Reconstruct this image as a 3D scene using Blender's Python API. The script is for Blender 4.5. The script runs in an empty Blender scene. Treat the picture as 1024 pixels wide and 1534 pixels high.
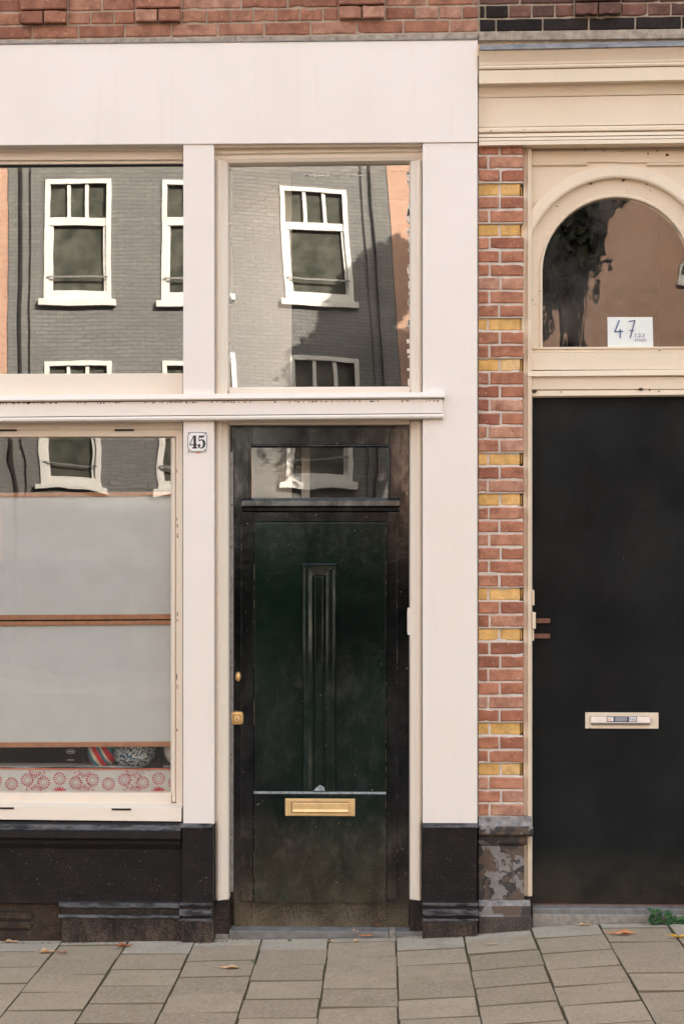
import bpy, math, random
from mathutils import Vector, noise
R = random.Random(45)
sc = bpy.context.scene
C = sc.collection
rad = math.radians

# ------------------------------------------------------------------ view numbers
F = 2762.0; D = 8.5; YH = 820.0; PSI = rad(2.0); ZC = 1.80
XC = D * math.tan(PSI)
SY = 20.0            # the street is 20 m wide, house front to house front

def P(px, py, y=0.0):
    """metres on the plane at depth y behind the house fronts"""
    dx = -math.sin(PSI) * F + math.cos(PSI) * (px - 512)
    dy = math.cos(PSI) * F + math.sin(PSI) * (px - 512)
    t = (y + D) / dy
    return XC + t * dx, ZC + t * (YH - py)

def X(px, y=0.0): return P(px, 0, y)[0]
def Z(py, px=512, y=0.0): return P(px, py, y)[1]

GL = [(-900, 1414), (0, 1408), (300, 1406), (640, 1401), (760, 1391), (900, 1381), (1100, 1378), (1900, 1370)]
GP = [(P(a, b)) for a, b in GL]
def zg(x):
    if x <= GP[0][0]: return GP[0][1]
    for (xa, za), (xb, zb) in zip(GP, GP[1:]):
        if x <= xb: return za + (zb - za) * (x - xa) / (xb - xa)
    return GP[-1][1]

def G(px, py):
    """where the line through a pixel meets the pavement"""
    dx = -math.sin(PSI) * F + math.cos(PSI) * (px - 512)
    dy = math.cos(PSI) * F + math.sin(PSI) * (px - 512)
    z = 0.0
    for _ in range(6):
        t = (ZC - z) / (py - YH)
        x = XC + t * dx; y = -D + t * dy
        z = zg(x)
    return x, y, z

# ------------------------------------------------------------------ materials
def mat(name):
    m = bpy.data.materials.new(name); m.use_nodes = True
    nt = m.node_tree; b = nt.nodes['Principled BSDF']
    return m, nt, b
def N(nt, t, **kw):
    n = nt.nodes.new(t)
    for k, v in kw.items(): setattr(n, k, v)
    return n
def coords(nt, sx=1, sy=1, sz=1, rot=(0, 0, 0)):
    tc = N(nt, 'ShaderNodeNewGeometry'); mp = N(nt, 'ShaderNodeMapping')
    nt.links.new(tc.outputs['Position'], mp.inputs['Vector'])
    mp.inputs['Scale'].default_value = (sx, sy, sz); mp.inputs['Rotation'].default_value = rot
    return mp.outputs['Vector']
def noi(nt, vec, scale, detail=4, rough=.55, dist=0.0):
    n = N(nt, 'ShaderNodeTexNoise'); nt.links.new(vec, n.inputs['Vector'])
    n.inputs['Scale'].default_value = scale; n.inputs['Detail'].default_value = detail
    n.inputs['Roughness'].default_value = rough; n.inputs['Distortion'].default_value = dist
    return n.outputs['Fac']
def ramp(nt, fac, stops, interp='LINEAR'):
    r = N(nt, 'ShaderNodeValToRGB'); nt.links.new(fac, r.inputs['Fac'])
    cr = r.color_ramp; cr.interpolation = interp
    while len(cr.elements) < len(stops): cr.elements.new(.5)
    for e, (p, c) in zip(cr.elements, stops):
        e.position = p; e.color = (c, c, c, 1) if isinstance(c, (int, float)) else (*c, 1)
    return r.outputs['Color']
def mix(nt, fac, a, b, mode='MIX'):
    m = N(nt, 'ShaderNodeMix', data_type='RGBA', blend_type=mode)
    for sock, v in ((m.inputs[0], fac), (m.inputs[6], a), (m.inputs[7], b)):
        if hasattr(v, 'is_output'): nt.links.new(v, sock)
        elif isinstance(v, (int, float)): sock.default_value = v if sock is m.inputs[0] else (v, v, v, 1)
        else: sock.default_value = (*v, 1)
    return m.outputs[2]
def bump(nt, b, h, strength=.3, dist=.002, prev=None):
    n = N(nt, 'ShaderNodeBump'); nt.links.new(h, n.inputs['Height'])
    n.inputs['Strength'].default_value = strength; n.inputs['Distance'].default_value = dist
    if prev is not None: nt.links.new(prev, n.inputs['Normal'])
    nt.links.new(n.outputs['Normal'], b.inputs['Normal'])
    return n.outputs['Normal']
def mth(nt, op, a, b=0.0):
    m = N(nt, 'ShaderNodeMath', operation=op)
    for s, v in zip(m.inputs, (a, b)):
        if hasattr(v, 'is_output'): nt.links.new(v, s)
        else: s.default_value = v
    return m.outputs[0]

def paint(name, col, rough=.45, spots=.3, streak=True, dirt=(.22, .14, .08)):
    """oil paint on wood: brush marks, faint yellowing, odd specks and knocks of dirt"""
    m, nt, b = mat(name)
    v = coords(nt)
    big = noi(nt, v, 1.3, 3)
    c = mix(nt, ramp(nt, big, [(.3, 0), (.75, 1)]), col, tuple(k * f for k, f in zip(col, (.955, .93, .885))))
    # run-down streaks of grime
    vs = coords(nt, 26, 26, 1.1)
    st = noi(nt, vs, 1.0, 5, .6)
    c = mix(nt, ramp(nt, st, [(.58, 0), (.84, .28)]), c, tuple(k * f for k, f in zip(col, (.80, .72, .60))))
    sp = noi(nt, v, 52, 3, .7)
    c = mix(nt, ramp(nt, sp, [(.70 + (1 - spots) * .03, 0), (.76 + (1 - spots) * .03, spots)]), c, dirt)
    nt.links.new(c, b.inputs['Base Color'])
    b.inputs['Roughness'].default_value = rough
    nt.links.new(ramp(nt, big, [(.3, rough - .08), (.7, rough + .08)]), b.inputs['Roughness'])
    vb = coords(nt, 60, 60, 4) if streak else coords(nt, 4, 60, 90)
    n1 = bump(nt, b, noi(nt, vb, 3.0, 4), .35, .0012)
    bump(nt, b, noi(nt, v, 4.0, 4), .25, .012, n1)
    return m

M = {}
M['white'] = paint('white_paint', (.81, .755, .715), .42, .3)
M['white_h'] = paint('white_paint_level_brushed', (.80, .74, .69), .45, .35, streak=False)
M['frame'] = paint('off_white_paint', (.78, .69, .59), .42, .45)
M['cream'] = paint('cream_paint', (.76, .64, .50), .5, .9)
M['cream_h'] = paint('cream_paint_level_brushed', (.76, .64, .50), .5, .9, streak=False)

def black_paint(name, base, grit, dusty=0.0, rough=.32, z0=None):
    """thick black masonry paint, brush ridges, pale specks and splashed street dirt"""
    m, nt, b = mat(name)
    v = coords(nt)
    c = mix(nt, noi(nt, v, 9, 5), base, tuple(k * 1.9 for k in base))
    chips = noi(nt, v, 120, 2, .6)
    c = mix(nt, ramp(nt, chips, [(.715, 0), (.74, 1)]), c, (.30, .25, .19))
    fine = noi(nt, v, 130, 5, .8)
    lump = noi(nt, v, 14, 5, .65)
    d = mth(nt, 'MULTIPLY', ramp(nt, fine, [(.40, 0), (.72, 1)]), ramp(nt, lump, [(.35, .15), (.7, 1)]))
    if z0 is not None:            # mud splashed up from the pavement
        g = N(nt, 'ShaderNodeNewGeometry'); s = N(nt, 'ShaderNodeSeparateXYZ'); nt.links.new(g.outputs['Position'], s.inputs[0])
        mr = N(nt, 'ShaderNodeMapRange'); nt.links.new(s.outputs['Z'], mr.inputs['Value'])
        mr.inputs['From Min'].default_value = z0[1]; mr.inputs['From Max'].default_value = z0[0]
        mr.inputs['To Min'].default_value = 0; mr.inputs['To Max'].default_value = 1
        w = mth(nt, 'MULTIPLY', mr.outputs['Result'], 1.0)
        d2 = mth(nt, 'MULTIPLY', mth(nt, 'MULTIPLY', w, ramp(nt, fine, [(.40, .05), (.60, 1)])), ramp(nt, noi(nt, coords(nt, 16, 16, 6), 1.0, 6, .75), [(.38, .15), (.58, 1)]))
        d = mth(nt, 'MAXIMUM', mth(nt, 'MULTIPLY', d, dusty), d2)
    else:
        d = mth(nt, 'MULTIPLY', d, dusty)
    c = mix(nt, d, c, grit)
    nt.links.new(c, b.inputs['Base Color'])
    nt.links.new(ramp(nt, d, [(0, rough), (.6, .85)]), b.inputs['Roughness'])
    b.inputs['Specular IOR Level'].default_value = .14
    n1 = bump(nt, b, noi(nt, coords(nt, 10, 10, 60), 2.2, 4), .5, .003)
    bump(nt, b, noi(nt, v, 160, 3), .35, .0015, n1)
    return m
M['plinth'] = black_paint('black_masonry_paint', (.009, .0085, .0095), (.15, .105, .075), .20, .32, (Z(1412), Z(1335)))
M['plinth_blue0'] = black_paint('worn_sky_highlight_paint', (.060, .059, .064), (.22, .20, .18), .7, .5)  # blue-grey paints a sky highlight onto the black plinth's sloping ledges
M['mud'] = black_paint('mud_splashed_render', (.022, .016, .013), (.15, .10, .068), 1.0, .7)

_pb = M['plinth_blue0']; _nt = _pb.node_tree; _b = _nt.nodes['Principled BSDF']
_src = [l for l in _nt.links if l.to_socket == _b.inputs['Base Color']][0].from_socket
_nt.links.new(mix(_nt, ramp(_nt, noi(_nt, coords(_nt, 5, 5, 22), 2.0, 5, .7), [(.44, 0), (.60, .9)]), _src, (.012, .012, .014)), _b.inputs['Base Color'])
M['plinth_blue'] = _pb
def door_paint(name, base, alt, patch, bumpy, z0, dust, chip=.745):
    """old gloss paint, layer over layer: reflections break up on it; random patches of a second tone; street dirt low down"""
    m, nt, b = mat(name)
    v = coords(nt)
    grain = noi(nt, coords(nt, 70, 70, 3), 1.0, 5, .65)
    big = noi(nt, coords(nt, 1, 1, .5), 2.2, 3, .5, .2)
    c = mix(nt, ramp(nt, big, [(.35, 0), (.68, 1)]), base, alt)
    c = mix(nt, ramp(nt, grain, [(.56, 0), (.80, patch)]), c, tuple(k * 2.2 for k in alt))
    chips = noi(nt, v, 75, 2, .6)
    c = mix(nt, ramp(nt, chips, [(chip, 0), (chip + .025, 1)]), c, (.32, .28, .22))
    g = N(nt, 'ShaderNodeNewGeometry'); s = N(nt, 'ShaderNodeSeparateXYZ'); nt.links.new(g.outputs['Position'], s.inputs[0])
    mr = N(nt, 'ShaderNodeMapRange'); nt.links.new(s.outputs['Z'], mr.inputs['Value'])
    mr.inputs['From Min'].default_value = z0[1]; mr.inputs['From Max'].default_value = z0[0]
    fine = noi(nt, v, 130, 5, .8)
    d = mth(nt, 'MULTIPLY', mr.outputs['Result'], ramp(nt, fine, [(.32, .1), (.66, 1)]))
    d = mth(nt, 'MULTIPLY', d, ramp(nt, noi(nt, v, 5, 4), [(.3, .25), (.62, 1)]))
    d = mth(nt, 'MULTIPLY', d, dust)
    c = mix(nt, d, c, (.19, .14, .085))
    nt.links.new(c, b.inputs['Base Color'])
    gl = ramp(nt, noi(nt, v, 7, 5, .65), [(.35, .04), (.70, .11)])
    nt.links.new(mix(nt, d, gl, .8), b.inputs['Roughness'])
    gm_ = ramp(nt, noi(nt, coords(nt, 1, 1, .55), 9, 5, .6, .5), [(.38, .35), (.62, .85)])
    nt.links.new(gm_, b.inputs['Specular IOR Level'])
    nt.links.new(mth(nt, 'MULTIPLY', ramp(nt, noi(nt, coords(nt, 1, 1, .6), 17, 8, .75, .4), [(.50, .12), (.60, .75)]), 1.0), b.inputs['Coat Weight'])
    b.inputs['Coat Roughness'].default_value = .06; b.inputs['Coat IOR'].default_value = 1.7
    n1 = bump(nt, b, noi(nt, v, 13, 7, .7, .6), bumpy * .5, .006)
    n2 = bump(nt, b, grain, bumpy * .7, .0008, n1)
    return m
M['door45'] = door_paint('bottle_green_gloss', (.0025, .0045, .0035), (.0045, .015, .0085), .40, .15, (Z(1392), Z(1230)), .55)  # greener patches partly stand in for a soft glow of bounced sun
M['door45_frame'] = door_paint('black_gloss', (.003, .003, .0035), (.005, .006, .0055), .3, .20, (Z(1392), Z(1300)), 1.0)
M['door47'] = door_paint('black_satin', (.007, .0075, .008), (.010, .0125, .0135), .25, .25, (Z(1357), Z(1270)), .35, .80)
for l in list(M['door47'].node_tree.links):
    if l.to_socket.name == 'Roughness': M['door47'].node_tree.links.remove(l)
pass
_nt = M['door47'].node_tree; _b = _nt.nodes['Principled BSDF']
_nt.links.new(ramp(_nt, noi(_nt, coords(_nt), 5, 5, .6), [(.35, .36), (.65, .58)]), _b.inputs['Roughness'])
for l in list(_nt.links):
    if l.to_socket.name == 'Specular IOR Level': _nt.links.remove(l)
_nt.links.new(ramp(_nt, noi(_nt, coords(_nt), 3, 6, .6), [(.35, .07), (.68, .17)]), _b.inputs['Specular IOR Level'])
for l in list(_nt.links):
    if l.to_socket.name == 'Coat Weight': _nt.links.remove(l)

def flat(name, col, rough=.5, metal=0.0, nz=.0, scale=60, b_s=0.0, alt=None):
    m, nt, b = mat(name)
    v = coords(nt)
    n = noi(nt, v, scale, 5)
    alt = alt or tuple(k * (1 - nz) for k in col)
    nt.links.new(mix(nt, ramp(nt, n, [(.35, 0), (.68, 1)]), col, alt), b.inputs['Base Color'])
    b.inputs['Roughness'].default_value = rough; b.inputs['Metallic'].default_value = metal
    if b_s: bump(nt, b, noi(nt, v, scale * 1.7, 4), b_s, .002)
    return m
M['brass'] = flat('polished_brass', (.84, .60, .30), .42, .65, .15, 25, .08)
M['brass_dull'] = flat('dull_brass', (.78, .50, .22), .45, .7, .35, 60, .2)
M['steel'] = flat('weathered_grey_metal', (.30, .29, .28), .5, .6, .35, 40, .2)
M['alu'] = flat('silver_aluminium', (.62, .62, .62), .38, .75, .12, 30, .05)
M['alu_line'] = flat('scuffed_metal_strip', (.42, .46, .50), .5, .3, .55, 55, .3)
M['lead'] = flat('lead_flashing', (.26, .26, .265), .6, .1, .5, 18, .6)
M['rust'] = flat('rusty_brown_iron', (.23, .10, .065), .7, .2, .4, 80, .5)
M['stone'] = flat('bluestone', (.20, .195, .19), .7, 0, .3, 24, .5, alt=(.13, .12, .11))
M['concrete'] = flat('rough_concrete', (.30, .27, .235), .9, 0, .35, 40, .8)
M['slot'] = flat('dark_gap', (.012, .010, .009), .9)
M['wood'] = flat('brown_varnished_wood', (.47, .21, .10), .5, 0, .3, 30, .1)
M['screen'] = flat('grey_screen_cloth', (.60, .595, .565), .8, 0, .10, 9, .05, alt=(.56, .555, .525))
M['enamel'] = flat('white_enamel', (.84, .82, .80), .2, 0, .05, 20)
M['ink'] = flat('black_enamel', (.02, .02, .03), .3)
M['inkblue'] = flat('blue_black_line', (.05, .06, .12), .3)
M['worn'] = flat('rubbed_paint_edge', (.13, .10, .07), .7, 0, .7, 60)
M['paper'] = flat('white_paper', (.78, .80, .76), .8, 0, .05, 12)
M['pen'] = flat('blue_marker', (.06, .14, .30), .7)
M['pen2'] = flat('violet_marker', (.15, .12, .27), .7)
M['navy'] = flat('navy_print', (.025, .04, .09), .5)
M['orange'] = flat('orange_print', (.75, .20, .07), .5)
M['red'] = flat('red_print', (.50, .035, .05), .7)
M['piping'] = flat('orange_piping', (.75, .17, .06), .7)
M['ticking'] = flat('pale_cotton', (.62, .59, .53), .85, 0, .08, 30, .2)
M['blackcase'] = flat('black_plastic', (.006, .006, .007), .7)
M['blackcase'].node_tree.nodes['Principled BSDF'].inputs['Specular IOR Level'].default_value = .1
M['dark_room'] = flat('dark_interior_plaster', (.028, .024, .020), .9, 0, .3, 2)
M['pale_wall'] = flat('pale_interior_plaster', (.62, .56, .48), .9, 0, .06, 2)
M['grime'] = flat('brown_grime', (.10, .06, .035), .9, 0, .5, 90)
M['caulk'] = flat('old_cement', (.42, .35, .28), .9, 0, .45, 30, .9, alt=(.24, .19, .15))
M['gap'] = flat('shadow_joint', (.10, .08, .07), .9)

def brick_mat(name, stops, rough=.85, spot=None):
    """one brick face: colour from the brick's own number, plus kiln blotches, pits and mortar smears"""
    m, nt, b = mat(name)
    a = N(nt, 'ShaderNodeAttribute'); a.attribute_name = 'rnd'
    v = coords(nt)
    c = ramp(nt, a.outputs['Fac'], stops)
    c = mix(nt, ramp(nt, noi(nt, v, 16, 5, .6), [(.38, 0), (.70, .8)]), c, tuple(k * .6 for k in stops[0][1]))
    c = mix(nt, ramp(nt, noi(nt, v, 70, 4, .7), [(.60, 0), (.74, .8)]), c, tuple(min(1, k * 1.45 + .02) for k in stops[-1][1]))
    c = mix(nt, ramp(nt, noi(nt, v, 95, 2, .6), [(.70, 0), (.75, .75)]), c, spot or (.06, .035, .025))
    c = mix(nt, ramp(nt, noi(nt, v, 27, 3, .7), [(.70, 0), (.76, .55)]), c, (.52, .45, .38))
    nt.links.new(c, b.inputs['Base Color']); b.inputs['Roughness'].default_value = rough; b.inputs['Specular IOR Level'].default_value = .15
    n1 = bump(nt, b, noi(nt, v, 70, 6, .75), .9, .004)
    bump(nt, b, noi(nt, coords(nt, 20, 60, 90), 1.5, 3), .4, .003, n1)
    return m
M['b_red'] = brick_mat('salmon_red_brick', [(0, (.33, .13, .085)), (.22, (.43, .175, .105)), (.5, (.50, .22, .135)), (.8, (.55, .27, .175)), (1, (.58, .34, .24))])
M['b_top'] = brick_mat('weathered_red_brick', [(0, (.28, .12, .08)), (.5, (.41, .19, .12)), (1, (.50, .28, .195))])
M['b_yel'] = brick_mat('yellow_brick', [(0, (.72, .43, .15)), (.5, (.82, .50, .19)), (1, (.84, .58, .29))])
M['b_blk'] = brick_mat('black_glazed_brick', [(0, (.016, .012, .011)), (1, (.034, .025, .022))], .7, (.06, .045, .04))
M['b_brn'] = brick_mat('brown_brick', [(0, (.11, .062, .050)), (.5, (.16, .085, .066)), (1, (.24, .115, .085))])
M['mortar'] = flat('pale_lime_mortar', (.70, .63, .56), .9, 0, .22, 30, .9)
M['mortar_d'] = flat('buff_mortar', (.45, .36, .27), .9, 0, .35, 30, .9)

def stone_peel():
    """painted stone whose black paint has flaked: grey coat, black coat and brown stone beneath"""
    m, nt, b = mat('flaking_painted_stone')
    v = coords(nt)
    grey = mix(nt, noi(nt, v, 30, 5), (.15, .138, .13), (.27, .25, .235))
    dark = mix(nt, noi(nt, v, 40, 5), (.022, .021, .022), (.055, .048, .045))
    brown = mix(nt, noi(nt, v, 70, 5, .7), (.055, .036, .026), (.15, .105, .075))
    f1 = ramp(nt, noi(nt, v, 7.5, 5, .62, .4), [(.485, 0), (.50, 1)])
    c = mix(nt, f1, grey, dark)
    f2 = ramp(nt, noi(nt, v, 10.5, 4, .6, .8), [(.52, 0), (.545, 1)])
    c = mix(nt, f2, c, brown)
    nt.links.new(c, b.inputs['Base Color']); b.inputs['Roughness'].default_value = .7
    n1 = bump(nt, b, f1, .5, .003)
    bump(nt, b, noi(nt, v, 90, 5), .5, .002, n1)
    return m
M['peel'] = stone_peel()
M['peel_top'] = flat('lit_grey_stone_top', (.30, .28, .265), .75, 0, .6, 26, .5, alt=(.10, .09, .085))  # paler colour paints in the light caught by the base's upward slopes
M['peel_low'] = black_paint('dirty_dark_stone', (.030, .026, .024), (.20, .15, .115), 1.0, .7)

def slab_mat():
    m, nt, b = mat('concrete_paving')
    a = N(nt, 'ShaderNodeAttribute'); a.attribute_name = 'rnd'
    v = coords(nt)
    c = ramp(nt, a.outputs['Fac'], [(0, (.275, .215, .145)), (.35, (.32, .255, .18)), (.6, (.35, .275, .19)), (.88, (.38, .305, .215)), (1, (.42, .375, .31))])
    c = mix(nt, ramp(nt, noi(nt, v, 6, 5, .6), [(.35, 0), (.75, .5)]), c, (.20, .165, .115))
    c = mix(nt, ramp(nt, noi(nt, v, 60, 6, .85), [(.47, 0), (.62, .8)]), c, (.44, .36, .28))
    c = mix(nt, ramp(nt, noi(nt, v, 75, 6, .85), [(.53, 0), (.64, .7)]), c, (.12, .09, .065))
    c = mix(nt, ramp(nt, noi(nt, v, 3.1, 6, .7), [(.56, 0), (.72, .35)]), c, (.17, .165, .075))
    nt.links.new(c, b.inputs['Base Color']); b.inputs['Roughness'].default_value = .88
    n1 = bump(nt, b, noi(nt, v, 220, 4, .7), .8, .0025)
    bump(nt, b, noi(nt, v, 14, 4), .4, .006, n1)
    return m
M['slab'] = slab_mat()
M['joint'] = flat('mossy_sand', (.10, .072, .042), .95, 0, .5, 12, 1.0, alt=(.085, .085, .03))
M['edge'] = flat('dirty_slab_edge', (.16, .12, .08), .95, 0, .4, 14, .6, alt=(.12, .11, .06))
M['asphalt'] = flat('road_paving', (.06, .055, .05), .9, 0, .25, 3, .5)

def glass(name, fac, amp, scale, tint=(1, 1, 1), rough=0.0, bd=.01, dirt=.0, vz=1.0):
    """window glass: see-through, mirror-like, with the slow waves of old panes and a film of dust"""
    m = bpy.data.materials.new(name); m.use_nodes = True; nt = m.node_tree
    nt.nodes.clear()
    out = N(nt, 'ShaderNodeOutputMaterial'); tr = N(nt, 'ShaderNodeBsdfTransparent'); gl = N(nt, 'ShaderNodeBsdfGlossy')
    tr.inputs['Color'].default_value = (.975, .98, .975, 1); gl.inputs['Color'].default_value = (*tint, 1)
    gl.inputs['Roughness'].default_value = rough
    mx = N(nt, 'ShaderNodeMixShader')
    ge = N(nt, 'ShaderNodeNewGeometry'); dt = N(nt, 'ShaderNodeVectorMath', operation='DOT_PRODUCT')
    nt.links.new(ge.outputs['Normal'], dt.inputs[0]); nt.links.new(ge.outputs['Incoming'], dt.inputs[1])
    f = mth(nt, 'POWER', mth(nt, 'SUBTRACT', 1.0, mth(nt, 'ABSOLUTE', dt.outputs['Value'])), 5.0)
    f = mth(nt, 'MINIMUM', mth(nt, 'ADD', f, fac + .04), 1.0)
    nt.links.new(f, mx.inputs[0]); nt.links.new(tr.outputs[0], mx.inputs[1]); nt.links.new(gl.outputs[0], mx.inputs[2])
    if amp:
        bp = N(nt, 'ShaderNodeBump'); bp.inputs['Strength'].default_value = amp; bp.inputs['Distance'].default_value = bd
        nt.links.new(noi(nt, coords(nt, 1, 1, vz), scale, 1.6, .45), bp.inputs['Height'])
        nt.links.new(bp.outputs[0], gl.inputs['Normal'])
    sh = mx.outputs[0]
    if dirt:
        df = N(nt, 'ShaderNodeBsdfDiffuse'); df.inputs['Color'].default_value = (.6, .55, .5, 1)
        m2 = N(nt, 'ShaderNodeMixShader')
        v = coords(nt)
        d = mth(nt, 'ADD', mth(nt, 'MULTIPLY', ramp(nt, noi(nt, v, 3, 5, .7), [(.38, 0), (.72, 1)]), dirt),
                mth(nt, 'MULTIPLY', ramp(nt, noi(nt, v, 90, 2, .7), [(.72, 0), (.76, 1)]), dirt * 5))
        nt.links.new(d, m2.inputs[0]); nt.links.new(sh, m2.inputs[1]); nt.links.new(df.outputs[0], m2.inputs[2]); sh = m2.outputs[0]
    nt.links.new(sh, out.inputs[0])
    return m
M['glass_a'] = glass('shop_window_glass', .085, .014, 2.3, (1, .97, .93), 0, .02, .02)
M['glass_b'] = glass('fanlight_glass', .085, .024, 2.0, (1, .97, .93), 0, .02, .04)
M['glass_c'] = glass('door_light_glass', .085, .03, 3.0, (1, .97, .93), 0, .02, .02)
M['glass_b1'] = glass('bowed_fanlight_glass', .205, .018, 2.0, (1, .97, .93), 0, .02, .06)
M['glass_low'] = glass('lower_window_glass', .10, .045, 2.8, (.93, .90, .87), 0, .02, .02)
M['glass_arch'] = glass('wavy_old_glass', .02, .20, 5, (1, .97, .93), 0, .012, .13, .6)

# ------------------------------------------------------------------ mesh builder
class MB:
    def __init__(s): s.v = []; s.f = []; s.m = []; s.r = []
    def add(s, vs, fs, mi=0, r=0.5):
        o = len(s.v); s.v += [tuple(p) for p in vs]
        for f in fs: s.f.append(tuple(i + o for i in f)); s.m.append(mi); s.r.append(r)
        return s
    def hexa(s, x0, x1, zt, zb, y0, y1, mi=0, r=.5):
        """x0..x1, y0 front .. y1 back; zt / zb numbers or (left, right) pairs"""
        if not isinstance(zt, tuple): zt = (zt, zt)
        if not isinstance(zb, tuple): zb = (zb, zb)
        vs = [(x0, y0, zb[0]), (x1, y0, zb[1]), (x1, y0, zt[1]), (x0, y0, zt[0]), (x0, y1, zb[0]), (x1, y1, zb[1]), (x1, y1, zt[1]), (x0, y1, zt[0])]
        return s.add(vs, [(0, 1, 2, 3), (5, 4, 7, 6), (4, 0, 3, 7), (1, 5, 6, 2), (3, 2, 6, 7), (4, 5, 1, 0)], mi, r)
    def px(s, px0, px1, t, b, y0, y1, mi=0, r=.5):
        """box whose front face on plane y0 spans these picture columns and rows"""
        pm = (px0 + px1) / 2
        zt = tuple(Z(q, p, y0) for q, p in zip(t, (px0, px1))) if isinstance(t, tuple) else Z(t, pm, y0)
        zb = tuple(Z(q, p, y0) for q, p in zip(b, (px0, px1))) if isinstance(b, tuple) else Z(b, pm, y0)
        return s.hexa(X(px0, y0), X(px1, y0), zt, zb, y0, y1, mi, r)
    def prof_h(s, px0, px1, pts, yback, slope=0.0, mi=0):
        """moulding running level: pts = [(row, depth)...] from top to bottom; slope = rows gained over the run"""
        pm = (px0 + px1) / 2; n = len(pts)
        xa, xb = X(px0), X(px1)
        vs = []
        for e, x in ((-.5, xa), (.5, xb)):
            zz = [Z(q + slope * e, pm, y) for q, y in pts]
            vs += [(x, y, z) for (q, y), z in zip(pts, zz)]
            vs += [(x, yback, zz[-1]), (x, yback, zz[0])]
        k = n + 2
        fs = [(i, (i + 1) % k, k + (i + 1) % k, k + i) for i in range(k)]
        fs += [tuple(range(k))[::-1], tuple(range(k, 2 * k))]
        return s.add(vs, fs, mi)
    def prof_v(s, pts, t, b, yback, pm=None, mi=0):
        """moulding running upright: pts = [(column, depth)...] left to right"""
        pm = pm or pts[0][0]; n = len(pts)
        vs = []
        for q in (t, b):
            xs = [(X(c, y), y) for c, y in pts]
            z = Z(q, pm)
            vs += [(x, y, z) for x, y in xs] + [(xs[-1][0], yback, z), (xs[0][0], yback, z)]
        k = n + 2
        fs = [(i, k + i, k + (i + 1) % k, (i + 1) % k) for i in range(k)]
        fs += [tuple(range(k)), tuple(range(k, 2 * k))[::-1]]
        return s.add(vs, fs, mi)
    def arch(s, prof, cx, cy, leg, yback, n=48, mi=0):
        """profile [(radius px, depth)...] inner to outer, swept round a half circle and down two legs to row leg"""
        k = len(prof) + 2; vs = []
        pr = list(prof) + [(prof[-1][0], yback), (prof[0][0], yback)]
        st = []
        if leg is not None: st.append(('L', -1))
        st += [('A', math.pi - math.pi * i / n) for i in range(n + 1)]
        if leg is not None: st.append(('L', 1))
        sc_ = P(cx + 100, cy)[0] - P(cx, cy)[0]
        x0, z0 = P(cx, cy); sc_ /= 100
        for kind, a in st:
            for r, y in pr:
                if kind == 'A': vs.append((x0 + r * sc_ * math.cos(a), y, z0 + r * sc_ * math.sin(a)))
                else: vs.append((x0 + a * r * sc_, y, Z(leg, cx)))
        m = len(st)
        fs = [(j * k + i, (j + 1) * k + i, (j + 1) * k + (i + 1) % k, j * k + (i + 1) % k) for j in range(m - 1) for i in range(k)]
        fs += [tuple(range(k)), tuple(range((m - 1) * k, m * k))[::-1]]
        return s.add(vs, fs, mi)
    def brick(s, x0, x1, z0, z1, yf, yb, mi=0, slope=0.0, rough=.0018, r=None, nx=None):
        """one brick with worn, uneven edges"""
        r = R.random() if r is None else r
        w = x1 - x0; h = z1 - z0
        nx = nx or max(4, int(w / .018)); nz = 4
        seed = R.random() * 100
        us = [0, .035] + [i / nx for i in range(1, nx)] + [.965, 1]
        ws = [0, .09] + [i / nz for i in range(1, nz)] + [.91, 1]
        chip = [(R.random(), R.choice((0, 1)), R.uniform(.04, .12), R.uniform(.002, .006)) for _ in range(R.choice((0, 0, 1, 1, 2)))]
        vs = []; nu, nw = len(us), len(ws)
        for b_ in ws:
            for a_ in us:
                x = x0 + a_ * w; z = z0 + b_ * h
                q = Vector((x * 14 + seed, z * 14, seed))
                dx = noise.noise(q) * rough; dz = noise.noise(q + Vector((9, 4, 2))) * rough * 1.2
                ea = min(a_, 1 - a_) * w; eb = min(b_, 1 - b_) * h
                e = min(ea, eb)
                y = yf + noise.noise(q * 1.7 + Vector((3, 3, 3))) * .0018
                if e < .0005: y += .0035
                for ca, side, cr, cd in chip:
                    dd = math.hypot((a_ - ca) * w, (b_ - side) * h)
                    if dd < cr * .25: z += (1 - dd / (cr * .25)) * cd * (1 if side == 0 else -1); y += .003 * (1 - dd / (cr * .25))
                vs.append((x + dx, y, z + dz + slope * (x)))
        fs = [(j * nu + i, j * nu + i + 1, (j + 1) * nu + i + 1, (j + 1) * nu + i) for j in range(nw - 1) for i in range(nu - 1)]
        o = len(vs)
        bo = [i for i in range(nu)] + [j * nu + nu - 1 for j in range(1, nw)] + [(nw - 1) * nu + i for i in range(nu - 2, -1, -1)] + [j * nu for j in range(nw - 2, 0, -1)]
        for i in bo: vs.append((vs[i][0], yb, vs[i][2]))
        nb = len(bo)
        fs += [(bo[i], o + i, o + (i + 1) % nb, bo[(i + 1) % nb]) for i in range(nb)]
        return s.add(vs, fs, mi, r)
    def tube(s, pts, rads, n=8, mi=0):
        rings = []
        for i, p in enumerate(pts):
            p = Vector(p); a = Vector(pts[max(0, i - 1)]); b = Vector(pts[min(len(pts) - 1, i + 1)])
            t = (b - a).normalized(); u = t.orthogonal().normalized(); w = t.cross(u)
            if i and rings:
                pass
            rings.append([p + (u * math.cos(2 * math.pi * j / n) + w * math.sin(2 * math.pi * j / n)) * rads[i] for j in range(n)])
        vs = [v for r_ in rings for v in r_]
        fs = [(i * n + j, i * n + (j + 1) % n, (i + 1) * n + (j + 1) % n, (i + 1) * n + j) for i in range(len(pts) - 1) for j in range(n)]
        fs += [tuple(range(n))[::-1], tuple(range((len(pts) - 1) * n, len(pts) * n))]
        return s.add(vs, fs, mi)
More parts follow.
